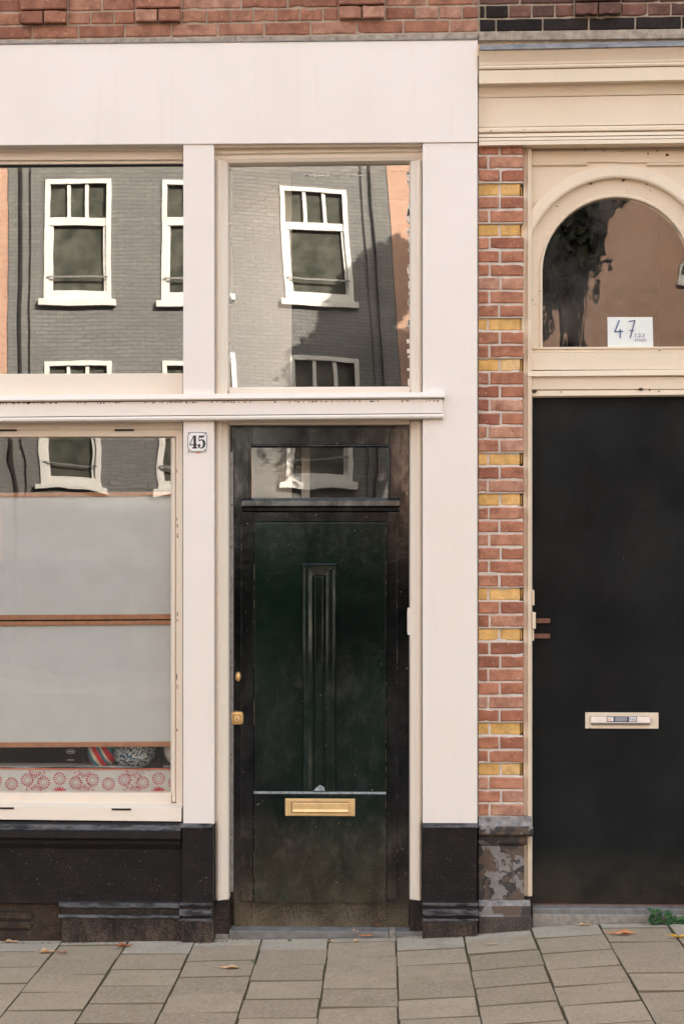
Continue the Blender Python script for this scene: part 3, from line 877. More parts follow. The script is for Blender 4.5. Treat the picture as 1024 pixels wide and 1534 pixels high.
# board with the arched hole
def arch_board(mb, r_in, l, t, rgt, y0, y1, mi=0):
    x0, z0 = P(CX, 403); s_ = (P(CX + 100, 403)[0] - x0) / 100
    n = 48; A = []; B = []
    xl, xr, zt_ = X(l), X(rgt), Z(t, CX)
    for i in range(n + 1):
        a = math.pi - math.pi * i / n; c, s2 = math.cos(a), math.sin(a)
        A.append((x0 + r_in * s_ * c, z0 + r_in * s_ * s2))
        k = min((xr - x0) / c if c > 1e-6 else 1e9, (xl - x0) / c if c < -1e-6 else 1e9, (zt_ - z0) / s2 if s2 > 1e-6 else 1e9)
        B.append((x0 + k * c, z0 + k * s2))
    vs = [(a, y0, b_) for a, b_ in A] + [(a, y0, b_) for a, b_ in B] + [(a, y1, b_) for a, b_ in A] + [(a, y1, b_) for a, b_ in B]
    q = n + 1
    fs = [(i, i + 1, q + i + 1, q + i) for i in range(n)] + [(2 * q + i, 2 * q + i + 1, i + 1, i) for i in range(n)] + [(2 * q + i, 3 * q + i, 3 * q + i + 1, 2 * q + i + 1) for i in range(n)] + [(q + i, q + i + 1, 3 * q + i + 1, 3 * q + i) for i in range(n)]
    mb.add(vs, fs, mi)
arch_board(m, 150, 784, 226, 1066, .052, .12)
m.arch([(139, .060), (140, .030), (143, .026), (152, .030), (158.5, .034), (159.5, .050)], CX, 403, 528, .12)      # raised outer ring
m.arch([(111.5, .074), (112.5, .062), (115.5, .060), (117, .068), (126, .064), (137, .060), (139.5, .060)], CX, 403, 522, .12)  # sunk inner ring
m.px(784, 796.5, 396, 528, .050, .12); m.px(1053.5, 1066, 396, 528, .050, .12)
# spandrel frames
for s_ in (1, -1):
    def c2(a, b_): return (a, b_) if s_ > 0 else (2 * CX - b_, 2 * CX - a)
    a, b_ = c2(784, 792.5); m.px(a, b_, 227, 404, .041, .1)
    a, b_ = c2(784, 925) if s_ > 0 else (925, 1066); m.px(a, b_, 226.5, 243, .041, .1)
    a, b_ = c2(792.5, 880); m.prof_h(a, b_, [(243.2, .042), (246.5, .036), (249.5, .050)], .1, 0)
    a, b_ = (792.5, 797.0)
    pts = [(a, .042), (a + 2, .036), (b_, .050)]
    if s_ < 0: pts = [(2 * CX - p, y) for p, y in pts][::-1]
    m.prof_v(pts, 244, 335, .1, 795 if s_ > 0 else 1055)
# rails under the light
m.px(797, 1053, 519.5, 522.5, .050, .12); m.px(796.5, 1053.5, 522.8, 527.5, .058, .14)
m.px(790, 1060, 527.8, 553.8, .034, .14)
m.prof_h(790, 1060, [(554.6, .030), (556, .018), (562.5, .014), (564, .028)], .14, -1.5)
m.px(793, 1057, 564.5, 583, .036, .14)
m.prof_h(795.5, 1055, [(583, .050), (585, .040), (592, .036), (594.2, .050)], .14, -1.5)
fw = m
knots(fw, [(875, 222, 4, .049), (905, 226, 2, .036), (902, 222, 1.3, .036), (884, 275, 4, .055), (933, 270, 4.2, .055), (970, 275, 4.5, .055), (973, 285, 1.6, .055), (834, 309, 2, .022), (797, 449, 1.6, .026),
          (808, 436, 1.6, .056), (987, 525, 2, .048), (958, 583, 5, .032), (972, 584, 3, .032), (800, 586, 5, .030), (840, 587, 2, .03), (986, 586, 2, .03), (970, 230, 2.4, .036), (998, 232, 4, .036), (983, 226, 2, .036)], 1)
aw = fw.build('window', [M['cream'], M['grime']], h47, .0012)
# glass disc
m = MB(); x0, z0 = P(CX, 403); s_ = (P(CX + 100, 403)[0] - x0) / 100; r_ = 114 * s_
pts = [(x0 - r_, Z(524, CX)), (x0 + r_, Z(524, CX))] + [(x0 + r_ * math.cos(math.pi * i / 40), z0 + r_ * math.sin(math.pi * i / 40)) for i in range(41)]
m.add([(a, .078, b_) for a, b_ in pts], [tuple(range(len(pts)))])
m.build('pane', M['glass_arch'], aw)
# room behind the arch
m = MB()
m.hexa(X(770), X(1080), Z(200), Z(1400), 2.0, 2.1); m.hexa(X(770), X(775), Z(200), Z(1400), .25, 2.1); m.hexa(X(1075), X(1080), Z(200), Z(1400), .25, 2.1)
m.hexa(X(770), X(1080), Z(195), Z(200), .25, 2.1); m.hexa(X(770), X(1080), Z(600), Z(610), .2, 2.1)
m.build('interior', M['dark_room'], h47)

# the black door
m = MB(); m.px(796, 1054, (594.5, 592.5), (1357, 1356), .085, .12)
d7 = m.build('door', M['door47'], h47, .002)
m = MB(); m.px(797, 1053, 1354.8, 1356.6, .078, .09); m.build('weather_bar', M['rust'], d7)
m = MB(); m.px(876, 985.5, 1067.5, 1091.5, .078, .09)
m.build('letter_plate', M['cream_h'], d7, .0015)
m = MB(); m.prof_h(886.5, 975.5, [(1072.8, .074), (1073.6, .064), (1083, .060), (1085.8, .068)], .085, 0); m.build('flap', M['alu'], d7, .0015)
for q_ in ((878.5, 1068.8, 1.5, .0768), (883, 1090.5, 1.3, .0768)): m = MB(); knots(m, [q_]); m.build('screw', M['slot'], d7)
m = MB()
m.px(796.3, 799.8, 884, 907, .030, .09); m.px(796.6, 801.8, 917.5, 942, .012, .09); m.px(796.2, 798, 917, 944, .02, .05); m.px(796.3, 799.2, 943, 960, .030, .09)
hb = m.build('lock_keep', M['cream'], d7, .002)
for a_, b2, c2_ in ((801.9, 926.5, 933.5), (799.3, 949.5, 956.5)): MB().px(a_, 823.5, b2, c2_, .070, .09).build('hinge_strap', M['rust'], d7, .0015)
m = MB(); m.px(797, 1053, 1361, 1370.5, .0, .2); m.px(797, 1140, 1371, 1405, -.02, .2, 1)
m.build('doorstep', [M['stone'], M['concrete']], h47, .004)

# brick above the cornice
m = MB()
bricks(717, RGT, lambda k, c: (1 if k == 0 else (1 if k == 1 and c < 760 else 2)), m)
bw7 = m.build('brick_wall', [M['b_red'], M['b_blk'], M['b_brn']], h47)
m = MB(); m.hexa(X(716.5), X(RGT), (Z(-100, 716), Z(-108, RGT)), (Z(58, 716), Z(46, RGT)), .004, .3)
m.build('mortar', M['mortar_d'], bw7)

MB().px(1136, RGT, 213, 1440, -.002, .3).build('lower_wall', M['cream'], h47)
MB().px(LFT, -269, 219, 1240, -.003, .3).build('lower_wall', M['white'], h45)
# upper storeys and the fronts further along, plain brick (they shade the street)
def brick_tex(name, c1, c2, mort, sc_=1.0):
    m, nt, b = mat(name)
    g_ = N(nt, 'ShaderNodeNewGeometry'); s_ = N(nt, 'ShaderNodeSeparateXYZ'); cb = N(nt, 'ShaderNodeCombineXYZ')
    nt.links.new(g_.outputs['Position'], s_.inputs[0]); nt.links.new(s_.outputs['X'], cb.inputs[0]); nt.links.new(s_.outputs['Z'], cb.inputs[1])
    t = N(nt, 'ShaderNodeTexBrick'); nt.links.new(cb.outputs[0], t.inputs['Vector'])
    t.inputs['Scale'].default_value = 1.0; t.inputs['Brick Width'].default_value = .215 * sc_; t.inputs['Row Height'].default_value = .0625 * sc_
    t.inputs['Mortar Size'].default_value = .005; t.inputs['Color1'].default_value = (*c1, 1); t.inputs['Color2'].default_value = (*c2, 1); t.inputs['Mortar'].default_value = (*mort, 1)
    c = mix(nt, ramp(nt, noi(nt, coords(nt), 1.2, 4), [(.4, 0), (.7, .3)]), t.outputs['Color'], tuple(k * .7 for k in c1))
    nt.links.new(c, b.inputs['Base Color']); b.inputs['Roughness'].default_value = .85
    inv = mth(nt, 'SUBTRACT', 1.0, t.outputs['Fac'])
    bump(nt, b, inv, .8, .008)
    return m
M['far_brick'] = brick_tex('red_brickwork', (.34, .14, .085), (.40, .17, .11), (.45, .37, .29))
M['opp_grey'] = brick_tex('grey_painted_brickwork', (.130, .127, .123), (.162, .158, .152), (.075, .073, .071))
M['opp_orange'] = brick_tex('orange_brickwork', (.36, .205, .145), (.42, .25, .18), (.36, .28, .22))
M['opp_glass'] = flat('dark_window_glass', (.085, .085, .07), .25, 0, .6, 5, 0, (.03, .035, .028))
M['opp_white'] = flat('white_window_paint', (.60, .585, .555), .5, 0, .12, 6)
TOP = 14.7
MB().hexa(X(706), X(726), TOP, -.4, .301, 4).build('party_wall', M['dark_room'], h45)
MB().hexa(X(LFT), X(716), TOP, (Z(-90, LFT), Z(-98, 716)), -.002, .3).build('upper_wall', M['far_brick'], h45)
MB().hexa(X(717), X(RGT), TOP, (Z(-98, 716), Z(-104, RGT)), -.001, .3).build('upper_wall', M['far_brick'], h47)
for nm, a, b_, hh, lb in (('town_house', X(LFT) - 12, X(LFT) - .005, h45, 'plain red brick house to the left of the white shopfront'), ('town_house', X(RGT) + .005, X(RGT) + 26, h47, 'plain red brick house to the right of the black door')):
    e_ = empty('town_house', ((a + b_) / 2, .2, zg(a)))
    MB().hexa(a, b_, TOP, -.6, 0, .3).build('wall', M['far_brick'], e_)
    MB().hexa(a, b_, TOP + 1.0, TOP, .3, 6).build('roof', M['slot'], e_)
    tag(e_, lb, 'house', 'town houses on this side of the street')

# ================================================================== small things
# enamel number plate
def ribbon(mb, pts, ws, y, mi, back=.0012):
    """flat stroke in the wall plane: pts (x,z), ws widths"""
    L_ = []; Rr = []
    for i, (a, b_) in enumerate(pts):
        p0 = pts[max(0, i - 1)]; p1 = pts[min(len(pts) - 1, i + 1)]
        dx, dz = p1[0] - p0[0], p1[1] - p0[1]; l = math.hypot(dx, dz) or 1
        nx, nz = -dz / l * ws[i] / 2, dx / l * ws[i] / 2
        L_.append((a + nx, y, b_ + nz)); Rr.append((a - nx, y, b_ - nz))
    n = len(pts)
    mb.add(L_ + Rr, [(i, i + 1, n + i + 1, n + i) for i in range(n - 1)], mi)
def plate(cx, cy):
    x0, z0 = P(cx, cy, -.055); k = 1 / 325.
    m = MB()
    hw, hh = 15.0 * k, 15.5 * k
    e_ = empty('number_plate', (x0, -.052, z0 - hh))
    m.hexa(x0 - hw, x0 + hw, z0 + hh, z0 - hh, -.058, -.052)
    m.build('enamel_sheet', M['enamel'], e_, .002, 3)
    m = MB(); y = -.0588
    a, b_, c = 14.0 * k, 14.2 * k, 4.6 * k      # border with notched corners
    pts = [(-a + c, b_), (a - c, b_), (a - c * .45, b_ - c * .55), (a, b_ - c), (a, -b_ + c), (a - c * .55, -b_ + c * .45), (a - c, -b_), (-a + c, -b_), (-a + c * .45, -b_ + c * .55), (-a, -b_ + c), (-a, b_ - c), (-a + c * .55, b_ - c * .45), (-a + c, b_)]
    for p, q in zip(pts, pts[1:]): ribbon(m, [(x0 + p[0], z0 + p[1]), (x0 + q[0], z0 + q[1])], [.9 * k] * 2, y, 0)
    m.build('border', M['inkblue'], e_)
    m = MB()
    def S(pts, ws, ox): ribbon(m, [(x0 + (ox + p) * k, z0 + q * k) for p, q in pts], [w_ * k for w_ in ws], y, 0)
    o4 = -5.6
    S([(1.9, 9.3), (1.9, -9)], [3.9, 3.9], o4); S([(.6, 9.3), (-5.6, -4.2)], [1.3, 1.3], o4); S([(-6.0, -4.6), (5.6, -4.6)], [1.6, 1.6], o4)
    S([(-2.0, -9.2), (5.6, -9.2)], [1.9, 1.9], o4); S([(5.2, -3.6), (5.2, -5.8)], [.9, .9], o4)
    o5 = 6.3
    S([(-3.4, 9.4), (-3.8, 0.8)], [1.5, 1.3], o5)
    S([(-3.6, 8.0), (0, 7.4), (3.0, 8.0), (4.6, 9.6)], [2.6, 3.4, 2.8, .8], o5)
    S([(-3.8, .6), (-2.4, 2.2), (0, 2.9), (2.4, 2.0), (3.9, -.8), (4.1, -3.6), (3.2, -7), (1.0, -9.2), (-1.8, -9.5), (-4.0, -8.3), (-4.9, -6.2)], [.9, 1.3, 1.9, 3.0, 3.9, 4.0, 3.4, 2.0, 1.3, 1.5, 1.9], o5)
    n = 14; m.add([(x0 + (o5 - 3.4 + 2.1 * math.cos(2 * math.pi * i / n)) * k, y - .0001, z0 + (-5.6 + 2.2 * math.sin(2 * math.pi * i / n)) * k) for i in range(n)], [tuple(range(n))])
    m.build('numerals', M['ink'], e_)
    for sx in (-1, 1):
        for sz in (-1, 1):
            m = MB(); lathe(m, x0 + sx * 12.9 * k, z0 + sz * 13.3 * k, [(1, -.056), (1, -.060), (.5, -.061), (.01, -.061)], 1.1 * k, 1.1 * k, 10)
            m.build('screw', M['rust'], e_)
    m = MB(); m.hexa(x0 - 2 * k, x0 + 5 * k, z0 - 15.2 * k, z0 - 17.2 * k, -.0532, -.0522); m.build('rust_stain', M['orange'], e_)
    tag(e_, 'small white enamel plate with black number 45 on the white post beside the green door', 'house number')
plate(295.7, 661.8)

def text_mesh(txt, size):
    cu = bpy.data.curves.new('lettering', 'FONT'); cu.body = txt; cu.size = size
    o = bpy.data.objects.new('lettering', cu); C.objects.link(o)
    bpy.context.view_layer.update()
    me = bpy.data.meshes.new_from_object(o.evaluated_get(bpy.context.evaluated_depsgraph_get()))
    vs = [tuple(v.co) for v in me.vertices]; fs = [tuple(p.vertices) for p in me.polygons]
    bpy.data.objects.remove(o); bpy.data.curves.remove(cu); bpy.data.meshes.remove(me)
    return vs, fs
# handwritten sheet behind the arched glass (it stands against the inside, just in front of the room)
YP = .070
x0, z0 = P(943, 497, YP); k = 1 / 325.
pe = empty('paper_note', (x0, YP, Z(520, 943, YP)))
m = MB()
q = [(-33.5, -23), (34.5, -22.5), (33.5, 22), (-34, 22.3)]
nn = 8; vs = []; fs = []
for i in range(nn + 1):
    for j in range(nn + 1):
        u, v_ = i / nn, j / nn
        a = [(q[0][t] * (1 - u) + q[1][t] * u) * (1 - v_) + (q[3][t] * (1 - u) + q[2][t] * u) * v_ for t in (0, 1)]
        vs.append((x0 + a[0] * k, YP + .0015 * math.sin(u * 3.1) + .001 * v_, z0 + a[1] * k))
fs = [(i * (nn + 1) + j, (i + 1) * (nn + 1) + j, (i + 1) * (nn + 1) + j + 1, i * (nn + 1) + j + 1) for i in range(nn) for j in range(nn)]
m.add(vs, fs); m.build('sheet', M['paper'], pe)
m = MB(); y = YP - .0012
def S2(pts, w_, mi): ribbon(m, [(x0 + p * k, z0 + q_ * k) for p, q_ in pts], [w_ * k] * len(pts), y, mi)
S2([(-16.5, 17.5), (-23, -.5)], 1.9, 0); S2([(-23.4, .2), (-10.5, .6)], 1.7, 0); S2([(-15, 4), (-14.8, -9.5)], 1.9, 0)
S2([(-2.5, 15.5), (7.5, 17)], 1.7, 1); S2([(7, 17), (0, -9.5)], 1.8, 1); S2([(-1.5, 1.8), (5.6, 1.8)], 1.3, 1)
for txt, sz, ox, oz in (('1.2.3', 8.2, 6, -8.2), ('ETAGES', 5.0, 7, -14.4)):
    vs, fs = text_mesh(txt, sz * k); m.add([(x0 + ox * k + a, y - .0002, z0 + oz * k + b_) for a, b_, c in vs], fs, 1)
m.build('handwriting', [M['pen'], M['pen2']], pe)
tag(pe, 'white sheet of paper with handwritten 47 and 1.2.3 etages in the arched window', 'paper note')

# no-leaflets sticker on the silver flap
ys = .0585
x0, z0 = P(930.5, 1077.3, ys)
m = MB()
m.hexa(x0 - 22.5 * k, x0 + 22.5 * k, z0 + 3.9 * k, z0 - 4.1 * k, ys, ys + .004)
m.hexa(x0 - 21.5 * k, x0 - 12.5 * k, z0 + 3.1 * k, z0 - 3.1 * k, ys - .0006, ys, 1)
m.hexa(x0 + 11 * k, x0 + 21.5 * k, z0 + 3.1 * k, z0 - 3.1 * k, ys - .0006, ys, 1)
for i in range(4): m.hexa(x0 - 10 * k, x0 + (8.5 - i % 2) * k, z0 + (2.7 - 1.6 * i) * k, z0 + (2.2 - 1.6 * i) * k, ys - .0005, ys, 1)
for txt, sz, ox, mi in (('JA', 6.2, -20.8, 2), ('NEE', 5.2, 11.6, 0)):
    vs, fs = text_mesh(txt, sz * k); m.add([(x0 + ox * k + a, ys - .0010, z0 - 2.0 * k + b_) for a, b_, c in vs], fs, mi)
st = m.build('sticker', [M['navy'], M['enamel'], M['orange']])
tag(st, 'small navy sticker with white boxes reading JA and NEE on the silver letter flap', 'sticker')

# screens hanging behind the big window
def screen(t, b_, label):
    yy = .085
    e_ = empty('window_screen', (X(0, yy), yy, Z(b_, 0, yy)))
    MB().px(-216, 259, t + 3, b_ - 3, yy + .004, yy + .008).build('cloth', M['screen'], e_)
    m = MB(); m.px(-216, 259, (t + 1.5, t - 1.5), (t + 8, t + 4.5), yy - .006, yy + .014); tr_ = m.build('rail', M['wood'], e_, .0015)
    m = MB(); m.px(-216, 259, (b_ - 6.5, b_ - 9.0), (b_ + 1.0, b_ - 1.5), yy - .006, yy + .014); m.build('rail', M['wood'], e_, .0015)
    tag(e_, label, 'screen', 'grey screens behind the big window')
screen(738, 929, 'upper grey cloth screen with brown wooden rails behind the big window')
screen(931, 1120, 'lower grey cloth screen with brown wooden rails, hanging just above the patterned mattress')

# mattress on the window seat
ym = .11
m = MB()
xl, xr = X(-214, ym), X(262, ym)
zt, zb_ = Z(1152, 100, ym), Z(1192, 100, ym)
n = 60
vs = []; prof = [(.62, zt + .004), (.35, zt + .006), (ym + .05, zt + .006), (ym + .012, zt + .003), (ym, zt - .004), (ym - .006, (zt + zb_) / 2), (ym, zb_)]
for i in range(n + 1):
    x_ = xl + (xr - xl) * i / n
    for yy, zz in prof: vs.append((x_, yy + noise.noise(Vector((x_ * 6, zz * 9, 0))) * .003, zz + noise.noise(Vector((x_ * 5, yy * 6, 3))) * .004))
kk = len(prof)
m.add(vs, [(i * kk + j, i * kk + j + 1, (i + 1) * kk + j + 1, (i + 1) * kk + j) for i in range(n) for j in range(kk - 1)])
# block-printed wheels of petals
def wheel(cx, cy, r0, r1, np_, w_):
    x_, z_ = P(cx, cy, ym)
    for i in range(np_):
        a = 2 * math.pi * i / np_
        c, s_ = math.cos(a), math.sin(a)
        p0 = (x_ + r0 * k * c, z_ + r0 * k * s_); p1 = (x_ + r1 * k * c, z_ + r1 * k * s_)
        if max(p0[1], p1[1]) > zt - .006 or min(p0[1], p1[1]) < zb_ + .003 or p0[0] > xr - .005: continue
        pm = ((p0[0] + p1[0]) / 2, (p0[1] + p1[1]) / 2)
        ribbon(m, [p0, pm, p1], [w_ * k * .4, w_ * k, w_ * k * .3], ym - .0075, 1)
for base, low in ((-126, 0), (-54, 1), (18, 0), (90, 1), (163, 0), (238, 1)):
    up = 1 if low else -1
    oy = 1190 if low else 1150
    for ang in (8, 48, 90, 132, 172):
        cx_ = base + 31 * math.cos(rad(ang)) * 1.15; cy_ = oy - up * 24 * math.sin(rad(ang))
        wheel(cx_, cy_, 6.5, 10.5, 15, 1.9); wheel(cx_, cy_, 3.6, 5.4, 10, 1.2)
    wheel(base, oy, 3, 13, 17, 3.0)
    for ang in range(0, 181, 9): 
        cx_ = base + 45 * math.cos(rad(ang)) * 1.1; cy_ = oy - up * 37 * math.sin(rad(ang)); wheel(cx_, cy_, .3, 2.2, 3, 1.0)
mt = m.build('mattress', [M['ticking'], M['red']], smooth=False)
tag(mt, 'thin pale mattress printed with red flower wheels, lying on the seat inside the big window', 'mattress')
m = MB(); m.tube([(xl + (xr - xl) * i / 40, ym - .003 + noise.noise(Vector((i * .3, 0, 0))) * .002, zt + .001 + noise.noise(Vector((i * .25, 5, 0))) * .003) for i in range(41)], [.0028] * 41, 6)
m.build('piping', M['piping'], mt)

def cushion_mat(kind):
    m, nt, b = mat({'s': 'striped_red_teal_cloth', 'n': 'navy_white_print_cloth', 'w': 'white_cross_print_cloth'}[kind])
    b.inputs['Roughness'].default_value = .9
    if kind == 's':
        v = coords(nt, 1, 1, 1, (0, rad(28), 0))
        w = N(nt, 'ShaderNodeTexWave'); nt.links.new(v, w.inputs['Vector']); w.inputs['Scale'].default_value = 3.1; w.inputs['Distortion'].default_value = 1.0; w.bands_direction = 'X'; w.wave_profile = 'SAW'
        c = ramp(nt, w.outputs['Fac'], [(0, (.65, .02, .035)), (.22, (.02, .25, .33)), (.42, (.75, .64, .45)), (.58, (.65, .03, .04)), (.78, (.02, .20, .30)), (.90, (.70, .60, .42))], 'CONSTANT')
    elif kind == 'n':
        n1 = noi(nt, coords(nt, 1, 1, 1), 14, 2, .5, 3.0)
        c = ramp(nt, n1, [(0, (.012, .03, .06)), (.44, (.02, .07, .14)), (.48, (.75, .74, .62)), (.535, (.03, .09, .16)), (.60, (.015, .035, .05)), (.66, (.50, .52, .48)), (.70, (.02, .06, .10))], 'CONSTANT')
        w = N(nt, 'ShaderNodeTexWave'); nt.links.new(coords(nt, 1, 1, 1, (0, rad(60), 0)), w.inputs['Vector']); w.inputs['Scale'].default_value = 15; w.inputs['Distortion'].default_value = 5; w.inputs['Detail Scale'].default_value = 2
        c = mix(nt, ramp(nt, w.outputs['Fac'], [(.72, 0), (.78, .55)]), c, (.42, .50, .50))
    else:
        ck = N(nt, 'ShaderNodeTexVoronoi'); nt.links.new(coords(nt), ck.inputs['Vector']); ck.inputs['Scale'].default_value = 55
        c = ramp(nt, ck.outputs['Distance'], [(0, (.08, .07, .07)), (.24, (.70, .67, .60))], 'CONSTANT')
    nt.links.new(c, b.inputs['Base Color'])
    bump(nt, b, noi(nt, coords(nt), 300, 2), .3, .001)
    return m
def cushion(pxa, pxb, pt, pb, y, kind, label):
    x0, z1 = P(pxa, pt, y); x1, z0 = P(pxb, pb, y)
    cx, cz = (x0 + x1) / 2, (z0 + z1) / 2; rx, rz = (x1 - x0) / 2, (z1 - z0) / 2
    m = MB(); nu, nv = 28, 16; vs = []
    for j in range(nv + 1):
        ph = -math.pi / 2 + math.pi * j / nv
        for i in range(nu):
            th = 2 * math.pi * i / nu
            a = math.copysign(abs(math.cos(th)) ** .75, math.cos(th)); b_ = math.copysign(abs(math.sin(th)) ** .75, math.sin(th))
            c = math.cos(ph) ** .6; q_ = Vector((i * .4, j * .5, cx * 5))
            d = 1 + noise.noise(q_) * .05
            vs.append((cx + rx * a * c * d, y + .09 + .09 * math.sin(ph) * 1.0, cz + rz * b_ * c * d))
    m.add(vs, [(j * nu + i, j * nu + (i + 1) % nu, (j + 1) * nu + (i + 1) % nu, (j + 1) * nu + i) for j in range(nv) for i in range(nu)])
    o = m.build('cushion', cushion_mat(kind), smooth=True)
    tag(o, label, 'cushion', 'cushions on the window seat')
cushion(127, 172, 1088, 1152, .15, 's', 'red, teal and cream striped cushion next to the black case')
cushion(166, 229, 1092, 1154, .13, 'n', 'navy and white printed cushion lying between the striped and the white cushion')
cushion(242, 300, 1085, 1150, .14, 'w', 'white cushion with small dark crosses, partly hidden by the right window frame')
m = MB(); m.px(-40, 122, 1090, 1153, .30, .5)
e_ = m.build('black_case', M['blackcase'], None, .006)
tag(e_, 'long black plastic case with a small oval badge lying behind the mattress edge', 'case')
m = MB()
x0, z0 = P(106, 1126, .298); n = 24; vs = []
for f_ in (1, .78): vs += [(x0 + .021 * f_ * math.cos(2 * math.pi * i / n), .2985, z0 + .011 * f_ * math.sin(2 * math.pi * i / n)) for i in range(n)]
m.add(vs, [(i, (i + 1) % n, n + (i + 1) % n, n + i) for i in range(n)]); ribbon(m, [(x0 - .012, z0), (x0 + .012, z0)], [.006, .006], .2985, 0)
m2 = MB(); ribbon(m2, [(x0 - .016, z0 - .04), (x0 + .016, z0 - .04)], [.004, .004], .2985, 0); m2.build('badge', M['alu'], e_)
m.build('badge', M['alu'], e_)

# ================================================================== pavement and street
m = MB()
ROT = .012
Wt, Dt = .3075, .300
xk = X(593)
YK = -3.4
for c in range(-26, 30):
    xa = xk + c * Wt
    stag = (0, .13, .21, .05)[c % 4] + R.uniform(-.02, .02)
    y = -.07 - stag * .0
    first = True
    y0 = -.02
    if X(797) < xa + Wt * .5 < X(1140): y0 = -.03
    while y0 > YK:
        d = Dt if not first else (Dt - (0, .15, .06, .2)[c % 4])
        first = False
        y1 = max(y0 - d, YK)
        if y0 - y1 < .03: break
        g_ = .003; gr_ = R.uniform(.0035, .0075)
        h = R.uniform(-.003, .003); tx, ty = R.uniform(-.004, .004), R.uniform(-.003, .003)
        jx = R.uniform(-.003, .003)
        xs = [xa + g_ + jx, xa + Wt - g_ + jx]; ys_ = [y0 - gr_, y1 + gr_]
        r_ = R.random() * .9
        if y0 > -.1 and (c % 4 != 0 or R.random() < .5): r_ = 1.0
        ctr = [(0, 0), (1, 0), (1, 1), (0, 1)]
        vs = []
        for zo, ins in ((-.06, 0), (-.003, 0), (0, .0015)):
            for a, b_ in ctr:
                xx = xs[a] + (ins if a == 0 else -ins); yy = ys_[b_] + (-ins if b_ == 0 else ins)
                xx2 = xx - ROT * yy
                vs.append((xx2, yy, zg(xx2) + h + tx * (a - .5) + ty * (b_ - .5) + zo))
        fs = [(8, 9, 10, 11)]
        m.add(vs, fs, 0, r_); fs = []
        for l in (0, 4):
            fs += [(l + i, l + (i + 1) % 4, l + 4 + (i + 1) % 4, l + 4 + i) for i in range(4)]
        m.add(vs, fs, 1, r_)
        y0 = y1
pv = m.build('pavement', [M['slab'], M['edge']]); tag(pv, kind='structure')
m = MB()
xs = [-40, -20, -10] + [g_[0] for g_ in GP] + [10, 20, 40]
xs = sorted(xs)
for a, b_ in zip(xs, xs[1:]):
    m.add([(a, YK, zg(a) - .008), (b_, YK, zg(b_) - .008), (b_, .25, zg(b_) - .008), (a, .25, zg(a) - .008)], [(0, 1, 2, 3)])
jt = m.build('pavement_bedding', M['joint']); tag(jt, kind='structure')
m = MB()
for a, b_ in zip(xs, xs[1:]):
    m.hexa(a, b_, (zg(a) + .0, zg(b_) + .0), (zg(a) - .3, zg(b_) - .3), YK - .15, YK)
    m.hexa(a, b_, (zg(a), zg(b_)), (zg(a) - .3, zg(b_) - .3), -16.75, -16.6)
kb = m.build('kerb', M['concrete']); tag(kb, kind='structure')
m = MB()
for a, b_ in zip(xs, xs[1:]):
    m.add([(a, -16.6, zg(a) - .12), (b_, -16.6, zg(b_) - .12), (b_, YK - .15, zg(b_) - .12), (a, YK - .15, zg(a) - .12)], [(0, 1, 2, 3)])
rd = m.build('road', M['asphalt']); tag(rd, kind='structure')
m = MB()
for a, b_ in zip(xs, xs[1:]):
    m.add([(a, -20.3, zg(a)), (b_, -20.3, zg(b_)), (b_, -16.75, zg(b_)), (a, -16.75, zg(a))], [(0, 1, 2, 3)])
rd = m.build('far_pavement', M['asphalt']); tag(rd, kind='structure')
m = MB(); m.add([(-300, -300, -.5), (300, -300, -.5), (300, 300, -.5), (-300, 300, -.5)], [(0, 1, 2, 3)])
tag(m.build('ground', M['asphalt']), kind='structure')

# a strip of grit and moss where wall meets pavement
m = MB()
for _ in range(900):
    px_ = R.uniform(-100, 1100); x_ = X(px_)
    if X(345) < x_ < X(630): yy = -.03
    elif X(800) < x_: yy = -.035
    elif x_ > X(716): yy = -.065
    elif x_ > X(633) or X(270) < x_ < X(322): yy = -.10
    else: yy = -.075
    yy -= abs(R.gauss(0, .012)); s_ = R.uniform(.001, .004)
    z_ = zg(x_) + .001
    a = R.random() * 6.28
    m.add([(x_ + s_ * math.cos(a + i * 2.1), yy + s_ * math.sin(a + i * 2.1), z_) for i in range(3)] + [(x_, yy, z_ + s_)], [(0, 1, 3), (1, 2, 3), (2, 0, 3)], 0)
gr = m.build('grit', M['joint']); tag(gr, 'loose grit and soil gathered along the foot of the walls', 'grit', kind='stuff')

